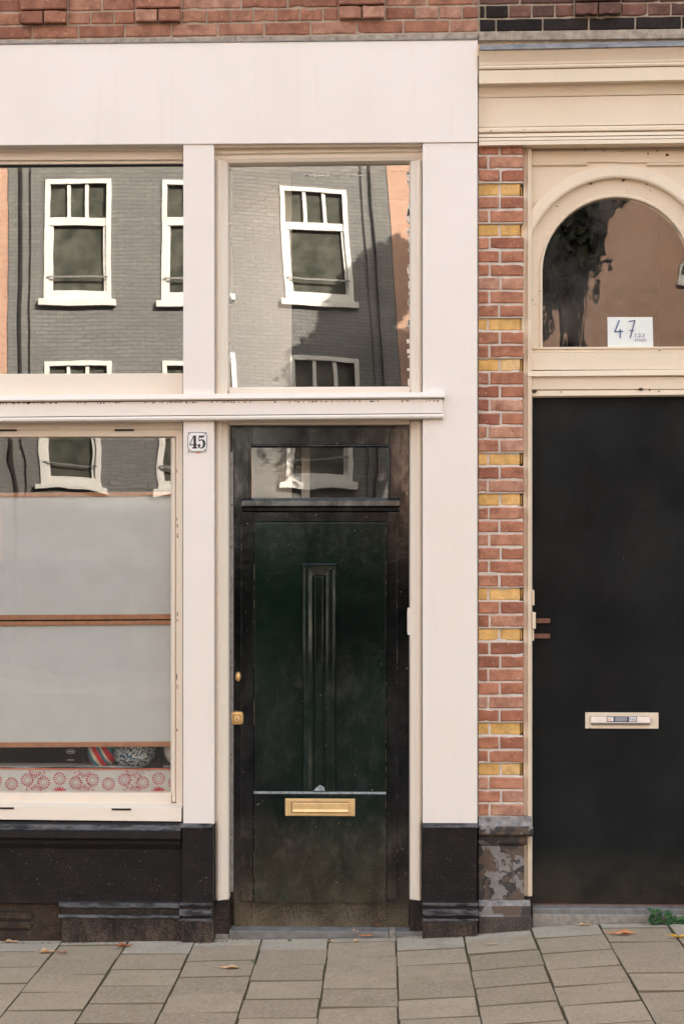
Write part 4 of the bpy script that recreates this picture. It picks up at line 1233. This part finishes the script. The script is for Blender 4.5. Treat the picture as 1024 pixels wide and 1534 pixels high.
# fallen leaves
def leaf_mat(name, c1, c2):
    m, nt, b = mat(name)
    v = coords(nt)
    c = mix(nt, ramp(nt, noi(nt, v, 60, 4), [(.4, 0), (.65, 1)]), c1, c2)
    nt.links.new(c, b.inputs['Base Color']); b.inputs['Roughness'].default_value = .6
    bump(nt, b, noi(nt, v, 180, 3), .5, .001)
    return m
LM = {'tan': leaf_mat('dry_tan_leaf', (.62, .42, .25), (.50, .30, .16)), 'brown': leaf_mat('red_brown_leaf', (.32, .10, .05), (.42, .18, .09)),
      'yellow': leaf_mat('yellow_leaf', (.75, .45, .06), (.60, .30, .04)), 'orange': leaf_mat('orange_leaf', (.66, .30, .12), (.50, .20, .09))}
def leaf(px, py, w_, h_, mt_, rot, curl, lift, label, stand=0):
    if lift is None: lift = 0
    x0, y0, z0 = G(px, py + h_ * .3)
    if lift: pass
    L_ = w_ / 325 / 2; n = 10; vs = []
    seed = R.random() * 50
    for i in range(n + 1):
        u = i / n
        prof = (math.sin(math.pi * min(1, u * 1.02)) ** .8) * (.55 + .25 * math.sin(u * 9 + seed)) * .62
        for j in range(-2, 3):
            v_ = j / 2 * prof * (1 + .25 * noise.noise(Vector((u * 7, j * 3, seed))))
            x_ = (u - .5) * 2 * L_; yy = v_ * L_
            zz = abs(j / 2) ** 1.4 * curl * L_ * prof * 1.6 + (u - .5) ** 2 * curl * L_ * 1.2 + noise.noise(Vector((u * 5, j, seed))) * L_ * .10
            vs.append((x_, yy, zz))
    m = MB(); fs = [(i * 5 + j, (i + 1) * 5 + j, (i + 1) * 5 + j + 1, i * 5 + j + 1) for i in range(n) for j in range(4)]
    ca, sa = math.cos(rot), math.sin(rot); out = []
    mnz = min(v_[2] for v_ in vs)
    cs, sn = math.cos(stand), math.sin(stand)
    for a, b_, c in vs:
        b2, c2_ = b_ * cs - (c - mnz) * sn, b_ * sn + (c - mnz) * cs
        out.append((x0 + a * ca - b2 * sa, y0 + a * sa + b2 * ca, z0 + .0045 + c2_ + lift))
    m.add(out, fs)
    m.tube([out[2], (out[2][0] - L_ * .45 * ca, out[2][1] - L_ * .45 * sa, out[2][2] + .003)], [.0012, .0008], 5)
    mo = min(v_[2] for v_ in m.v); fl = min(zg(v_[0]) for v_ in m.v) + .004
    if lift == 0: m.v = [(a, b_, c - mo + z0 + .0035) for a, b_, c in m.v]
    o = m.build('leaf', LM[mt_], smooth=True)
    s_ = o.modifiers.new('thick', 'SOLIDIFY'); s_.thickness = .0006
    tag(o, label, 'leaf', 'fallen leaves on the pavement')
leaf(17, 1410, 23, 10, 'tan', .1, .5, None, 'pale tan leaf lying below the air vent at the far left')
leaf(71, 1426, 25, 10, 'tan', .35, .7, None, 'pale tan leaf on the slab below the black plinth, beside a small brown one')
leaf(94, 1427, 17, 6, 'brown', -.1, .5, None, 'small brown leaf touching the right of a pale tan leaf')
leaf(186, 1417, 27, 10, 'brown', .35, .6, None, 'red-brown leaf over the joint below the black plinth')
leaf(261, 1404, 13, 6, 'brown', .1, .7, None, 'small red-brown leaf against the foot of the left black post')
leaf(345, 1450, 31, 7, 'tan', 0, .3, None, 'slender tan leaf alone on the slabs left of the green door')
leaf(495, 1410, 13, 6, 'tan', -.2, .5, None, 'small tan leaf just left of the cluster on the doorstep')
leaf(533, 1399, 18, 13, 'tan', -.9, .8, .012, 'pale folded leaf leaning up on the doorstep, topmost of the cluster', .6)
leaf(549, 1404, 18, 7, 'orange', .1, .5, .006, 'tan leaf at the right of the cluster by the green door')
leaf(534, 1410, 12, 7, 'tan', .5, .7, None, 'small pale leaf at the bottom of the cluster by the green door')
leaf(565, 1396, 10, 3, 'brown', 0, .4, .028, 'tiny dark brown leaf on the stone doorstep of the green door')
leaf(803, 1384, 15, 9, 'yellow', -.3, 1.1, None, 'curled yellow leaf against the foot of the brick pier')
leaf(809, 1380, 11, 6, 'brown', .3, .8, .004, 'red-brown leaf behind the curled yellow leaf at the brick pier')
leaf(861, 1382, 19, 4, 'orange', 0, .4, None, 'flat orange-tan leaf under the step of the black door')
leaf(876, 1386, 21, 5, 'tan', .1, .4, None, 'flat tan leaf just below the orange-tan one by the black door')
leaf(938, 1375, 11, 3, 'orange', 0, .3, .02, 'tiny orange leaf on the concrete step of the black door')
leaf(931, 1399, 37, 6, 'orange', 0, .35, None, 'long orange-tan leaf on the second slab in front of the black door')
leaf(1014, 1403, 24, 9, 'yellow', -.15, .5, None, 'bright yellow leaf on the slab in front of the weed')
leaf(736, 1415, 15, 4, 'tan', 0, .3, None, 'faint tan leaf on the slab below the flaking pier base')
leaf(985, 1368, 27, 10, 'yellow', -.35, .5, .035, 'yellow leaf resting on top of the green weed', .5)
leaf(1004, 1377, 12, 7, 'orange', .1, .4, .020, 'small orange leaf caught among the green weed', .6)
# pebble
x_, y_, z_ = G(878, 1381)
m = MB(); lathe(m, 0, 0, [(1, 0), (.9, .5), (.5, .9), (.01, 1)], 1, 1, 10)
m.v = [(x_ + a * .008 * (1 + .2 * noise.noise(Vector((a, c, 1)))), y_ + c * .007, z_ + .003 + b_ * .008) for a, b_, c in m.v]
tag(m.build('pebble', M['enamel'], smooth=True), 'small white pebble beside the tan leaves under the step of the black door', 'pebble')

# weed
def green(name, c1, c2):
    return leaf_mat(name, c1, c2)
GM = [green('fresh_green_leaf', (.028, .080, .018), (.05, .12, .03)), green('dark_green_leaf', (.015, .055, .018), (.03, .09, .025))]
m = MB()
x0, y0, z0 = G(972, 1386); x1, y1, z1 = G(1062, 1386)
for i in range(150):
    u = R.random(); cx = x0 + (x1 - x0) * u; cy = -.055 + R.uniform(-.035, .02)
    env = .045 + .025 * math.sin(u * 5 + 1)
    if .38 < u < .50: env *= .55
    h = R.uniform(.004, env); s_ = R.uniform(.008, .017)
    cz = zg(cx) + h
    a = R.uniform(0, 6.28); t1 = R.uniform(-.9, .3); t2 = R.uniform(-.6, .6)
    nrm = Vector((t2, -.55 + t1 * .3, 1)).normalized(); uu = nrm.orthogonal().normalized(); vv = nrm.cross(uu)
    pts = []
    for j in range(9):
        b_ = a + 2 * math.pi * j / 9; r_ = s_ * (.9 + .1 * math.cos(b_ * 2)) * (1.0 if j else .55)
        pts.append(Vector((cx, cy, cz)) + uu * r_ * math.cos(b_) + vv * r_ * math.sin(b_) * .8 + nrm * R.uniform(-.0012, .0012))
    pts.append(Vector((cx, cy, cz)) - nrm * .003)
    m.add(pts, [(j, (j + 1) % 9, 9) for j in range(9)], R.choice((0, 0, 1)))
    if i % 3 == 0: m.tube([(cx, cy, zg(cx)), (cx + R.uniform(-.005, .005), cy, cz)], [.0012, .0009], 5, 1)
wd = m.build('weed', GM); tag(wd, 'low green weed with small round leaves growing against the black door step', 'plant')
# tiny tufts in the joints
for px_, py, lab in ((380, 1442, 'tiny tuft of moss in the slab joint left of the green door'), (434, 1409, 'tiny tuft of moss under the left end of the green doors step'), (682, 1405, 'tiny green sprout at the foot of the right black post')):
    x_, y_, z_ = G(px_, py); m = MB()
    for _ in range(26):
        a = R.uniform(0, 6.28); r_ = R.uniform(.001, .009); h = R.uniform(.004, .012)
        bx, by = x_ + r_ * math.cos(a), y_ + r_ * math.sin(a)
        m.add([(bx - .0015, by, z_ - .003), (bx + .0015, by, z_ - .003), (bx + R.uniform(-.004, .004), by + R.uniform(-.004, .004), z_ + h)], [(0, 1, 2)])
    tag(m.build('moss_tuft', GM), lab, 'moss')

# ================================================================== across the street (seen in the glass)
def O(px, py): return P(px, py, SY)
opp = empty('grey_house', (O(300, 0)[0], -SY, 0))
def opp_win(house, pa, pb, pt, pb_, cross=3, sill=True, sash=True):
    x0, z1 = O(pa, pt); x1, z0 = O(pb, pb_)
    yb = -SY
    m = MB(); w_ = x1 - x0; h = z1 - z0
    t = .075
    m.hexa(x0, x0 + t, z1, z0, yb - .02, yb + .05); m.hexa(x1 - t, x1, z1, z0, yb - .02, yb + .05)
    m.hexa(x0 + t, x1 - t, z1, z1 - t, yb - .02, yb + .048); m.hexa(x0 + t, x1 - t, z0 + .13, z0, yb - .02, yb + .048)
    zm = z1 - h * .34
    m.hexa(x0 + t, x1 - t, zm + .05, zm - .07, yb - .03, yb + .03)
    for i in range(1, 3): xx = x0 + t + (w_ - 2 * t) * i / 3; m.hexa(xx - .028, xx + .028, z1 - t, zm + .05, yb - .03, yb + .02)
    for xx in (x0 + t, x1 - t - .05): m.hexa(xx, xx + .05, zm - .07, z0 + .13, yb - .035, yb + .012)
    if sill: m.hexa(x0 - .07, x1 + .07, z0, z0 - .10, yb - .05, yb + .12)
    o = m.build('window', M['opp_white'], house, .006)
    MB().hexa(x0 + t, x1 - t, z1 - t, z0 + .1, yb - .055, yb - .045).build('pane', M['opp_glass'], o)
    m = MB(); m.hexa(x0 + .05, x1 - .05, z0 + .36, z0 + .335, yb + .06, yb + .08); m.build('bar', M['steel'], o)
def wall_with_holes(x0, x1, z0, z1, holes, y0, y1, matr, name, par):
    """wall cut on a grid so the windows sit in real openings"""
    xs = sorted({x0, x1} | {h[0] for h in holes} | {h[1] for h in holes}); zs = sorted({z0, z1} | {h[2] for h in holes} | {h[3] for h in holes})
    m = MB()
    for a, b_ in zip(xs, xs[1:]):
        for c, d in zip(zs, zs[1:]):
            if any(h[0] - 1e-6 <= a and b_ <= h[1] + 1e-6 and h[2] - 1e-6 <= c and d <= h[3] + 1e-6 for h in holes): continue
            m.add([(a, y1, c), (b_, y1, c), (b_, y1, d), (a, y1, d)], [(0, 1, 2, 3)])
    for h in holes:
        m.add([(h[0], y1, h[2]), (h[1], y1, h[2]), (h[1], y1, h[3]), (h[0], y1, h[3]), (h[0], y0, h[2]), (h[1], y0, h[2]), (h[1], y0, h[3]), (h[0], y0, h[3])], [(0, 4, 5, 1), (1, 5, 6, 2), (2, 6, 7, 3), (3, 7, 4, 0)])
    return m.build(name, matr, par)
cols = [(66, 165), (241, 343), (425, 528)]
rows = [(-4, 176), (268, 448), (540, 722)]
holes = []
for a, b_ in cols:
    for t, bb in rows:
        x0, z1 = O(a, t); x1, z0 = O(b_, bb); holes.append((x0, x1, z0, z1)); opp_win(opp, a, b_, t, bb)
XL, XR = O(10, 0)[0], O(588, 0)[0]
wall_with_holes(XL, XR, -.3, 12.5, holes, -SY - .25, -SY + .02, M['opp_grey'], 'wall', opp)
def shopfront(house, xa, xb):  # dark ground floor added so the lower reflections stay dark
    m = MB(); yb = -SY + .02; n = max(2, int((xb - xa) / 1.7)); w_ = (xb - xa) / n
    m.hexa(xa, xb, 1.66, 1.50, yb, yb + .14)
    for i in range(n + 1): xx = xa + i * w_; m.hexa(max(xa, xx - .09), min(xb, xx + .09), 1.50, -.3, yb, yb + .08)
    m.hexa(xa, xb, .35, -.3, yb, yb + .1)
    o = m.build('shopfront', M['opp_dark'], house, .01)
    MB().hexa(xa, xb, 1.51, .34, yb - .001, yb + .03).build('pane', M['opp_dark_glass'], o)
M['opp_dark'] = flat('added_dark_base_paint', (.012, .016, .014), .5, 0, .3, 4)
M['opp_dark_glass'] = flat('added_dark_base_glass', (.010, .011, .011), .15, 0, .5, 3)
shopfront(opp, XL, XR)
m = MB(); m.hexa(XL, XR, 12.7, 12.3, -SY, -SY + .35); m.build('cornice', M['opp_white'], opp, .02)
m = MB(); m.hexa(XL, XR, 13.4, -.3, -SY - 8, -SY - .6); m.build('roof', M['slot'], opp)
m = MB()
for c, r_ in ((30, .028), (45, .009), (551, .008), (564, .016)):
    x_ = O(c, 0)[0]; m.tube([(x_, -SY + .05, 12), (x_, -SY + .05, -.2)], [r_, r_], 8)
m.build('drainpipe', M['slot'], opp)
tag(opp, 'grey painted brick house with white sash windows across the street', 'house', 'houses across the street')
for a, b_, cc, lab in ((-900, 10, [(-150, -55), (-330, -235), (-600, -500)], 'orange brick house across the street, left of the grey one'), (588, 1500, [(640, 700), (1015, 1110), (1210, 1300)], 'orange brick house across the street, right of the grey one')):
    e_ = empty('brick_house', (O(a, 0)[0], -SY, 0)); hs = []
    for c0, c1 in cc:
        for t, bb in [(-30, 150), (250, 425), (520, 700)]:
            x0, z1 = O(c0, t); x1, z0 = O(c1, bb); hs.append((x0, x1, z0, z1)); opp_win(e_, c0, c1, t, bb)
    wall_with_holes(O(a, 0)[0] + .01, O(b_, 0)[0] - .01, -.3, 12.2, hs, -SY - .25, -SY + .01, M['opp_orange'], 'wall', e_)
    shopfront(e_, O(a, 0)[0] + .02, O(b_, 0)[0] - .02)
    MB().hexa(O(a, 0)[0] + .01, O(b_, 0)[0] - .01, 13, -.3, -SY - 8, -SY - .6).build('roof', M['slot'], e_)
    tag(e_, lab, 'house', 'houses across the street')

# street trees
TM = leaf_mat('tree_leaf', (.012, .014, .009), (.024, .026, .012)); TM.node_tree.nodes['Principled BSDF'].inputs['Specular IOR Level'].default_value = .05; BK = flat('bark', (.09, .07, .05), .9, 0, .4, 12, .8)
def tree(x, y, h, cr, cz, nleaf, label, seed, st=1.1):
    r2 = random.Random(seed)
    e_ = empty('street_tree', (x, y, zg(x)))
    m = MB(); z0 = zg(x) - .1
    pts = [(x, y, z0), (x + .05, y, z0 + 1.2), (x - .04, y + .03, z0 + 2.4), (x + .03, y, cz)]
    m.tube(pts, [.17, .13, .11, .06], 10)
    cl = []
    for i in range(14):
        a = r2.uniform(0, 6.28); e2 = r2.uniform(-.9, 1.3); rr = cr * r2.uniform(.45, .95)
        q_ = (x + rr * math.cos(a) * math.cos(e2), y + rr * math.sin(a) * math.cos(e2) * .8, cz + rr * math.sin(e2) * st)
        st_ = (x, y, z0 + r2.uniform(2.3, cz - z0)); mid = tuple((p + q) / 2 + r2.uniform(-.1, .1) for p, q in zip(st_, q_))
        m.tube([st_, mid, q_], [.05, .03, .012], 6); cl.append((q_, r2.uniform(.45, .8) * max(cr, 1) * .7))
    m.build('trunk', BK, e_)
    m = MB()
    for _ in range(nleaf):
        (cx, cy, cz_), r_ = r2.choice(cl)
        v_ = Vector((r2.gauss(0, 1), r2.gauss(0, 1), r2.gauss(0, 1))).normalized() * r_ * 1.15 * r2.random() ** .75
        n_ = Vector((r2.gauss(0, 1), r2.gauss(0, 1), r2.gauss(0, 1) + .6)).normalized(); u = n_.orthogonal().normalized(); w_ = n_.cross(u); s_ = r2.uniform(.05, .10)
        c = Vector((cx, cy, cz_)) + v_
        m.add([c - u * s_, c + w_ * s_ * .6, c + u * s_, c - w_ * s_ * .6], [(0, 1, 2, 3)])
    m.build('crown', TM, e_); tag(e_, label, 'tree', 'street trees')
tree(2.45, -16.2, 7, .8, 6.9, 24000, 'street tree across the road in front of the right orange house', 3, 2.4)
tree(1.75, -16.2, 7, .95, 6.0, 5200, 'street tree across the road in front of the right end of the grey house', 5, 1.6)
tree(O(-330, 0)[0] * .9, -16.2, 7, 1.4, 4.9, 3800, 'street tree across the road in front of the left orange house', 8)

# ================================================================== camera, light, sky
cam = bpy.data.cameras.new('camera'); co = bpy.data.objects.new('camera', cam); C.objects.link(co)
co.location = (XC, -D, ZC); co.rotation_euler = (rad(90), 0, PSI)
cam.sensor_fit = 'VERTICAL'; cam.sensor_height = 36; cam.lens = F / 1534 * 36
cam.shift_y = (YH - 767) / 1534; cam.clip_end = 500; cam.clip_start = .1
sc.camera = co

EL, AZ = rad(28), rad(35)      # the sun stands behind our houses and lights the fronts opposite
sd = Vector((math.sin(AZ) * math.cos(EL), math.cos(AZ) * math.cos(EL), math.sin(EL)))
sl = bpy.data.lights.new('sun', 'SUN'); sl.energy = 4.2; sl.angle = rad(.55); sl.color = (1, .93, .82)
so = bpy.data.objects.new('sun', sl); C.objects.link(so); so.rotation_euler = (-sd).to_track_quat('-Z', 'Y').to_euler(); so.location = (0, 0, 20)
w = bpy.data.worlds.new('World'); sc.world = w; w.use_nodes = True; nt = w.node_tree
bg = nt.nodes['Background']
sk = nt.nodes.new('ShaderNodeTexSky'); sk.sky_type = 'NISHITA'; sk.sun_disc = False
sk.sun_elevation = EL; sk.sun_rotation = AZ; sk.air_density = 1.0; sk.dust_density = 5.0; sk.ozone_density = 1.0
hs = nt.nodes.new('ShaderNodeHueSaturation'); hs.inputs['Saturation'].default_value = .5
tn = nt.nodes.new('ShaderNodeMix'); tn.data_type = 'RGBA'; tn.blend_type = 'MULTIPLY'; tn.inputs[0].default_value = 1; tn.inputs[7].default_value = (1.03, 1.035, .975, 1)
nt.links.new(sk.outputs[0], hs.inputs['Color']); nt.links.new(hs.outputs[0], tn.inputs[6]); nt.links.new(tn.outputs[2], bg.inputs[0])
bg.inputs[1].default_value = .12
vs_ = sc.view_settings; vs_.view_transform = 'Standard'; vs_.look = 'None'; vs_.gamma = 1; vs_.use_curve_mapping = False
vs_.exposure = 2.86
sc.cycles.use_denoising = True
sc.cycles.max_bounces = 8; sc.cycles.diffuse_bounces = 4; sc.cycles.glossy_bounces = 4; sc.cycles.transparent_max_bounces = 12
sc.cycles.caustics_reflective = False; sc.cycles.caustics_refractive = False
sc.cycles.sample_clamp_indirect = 4
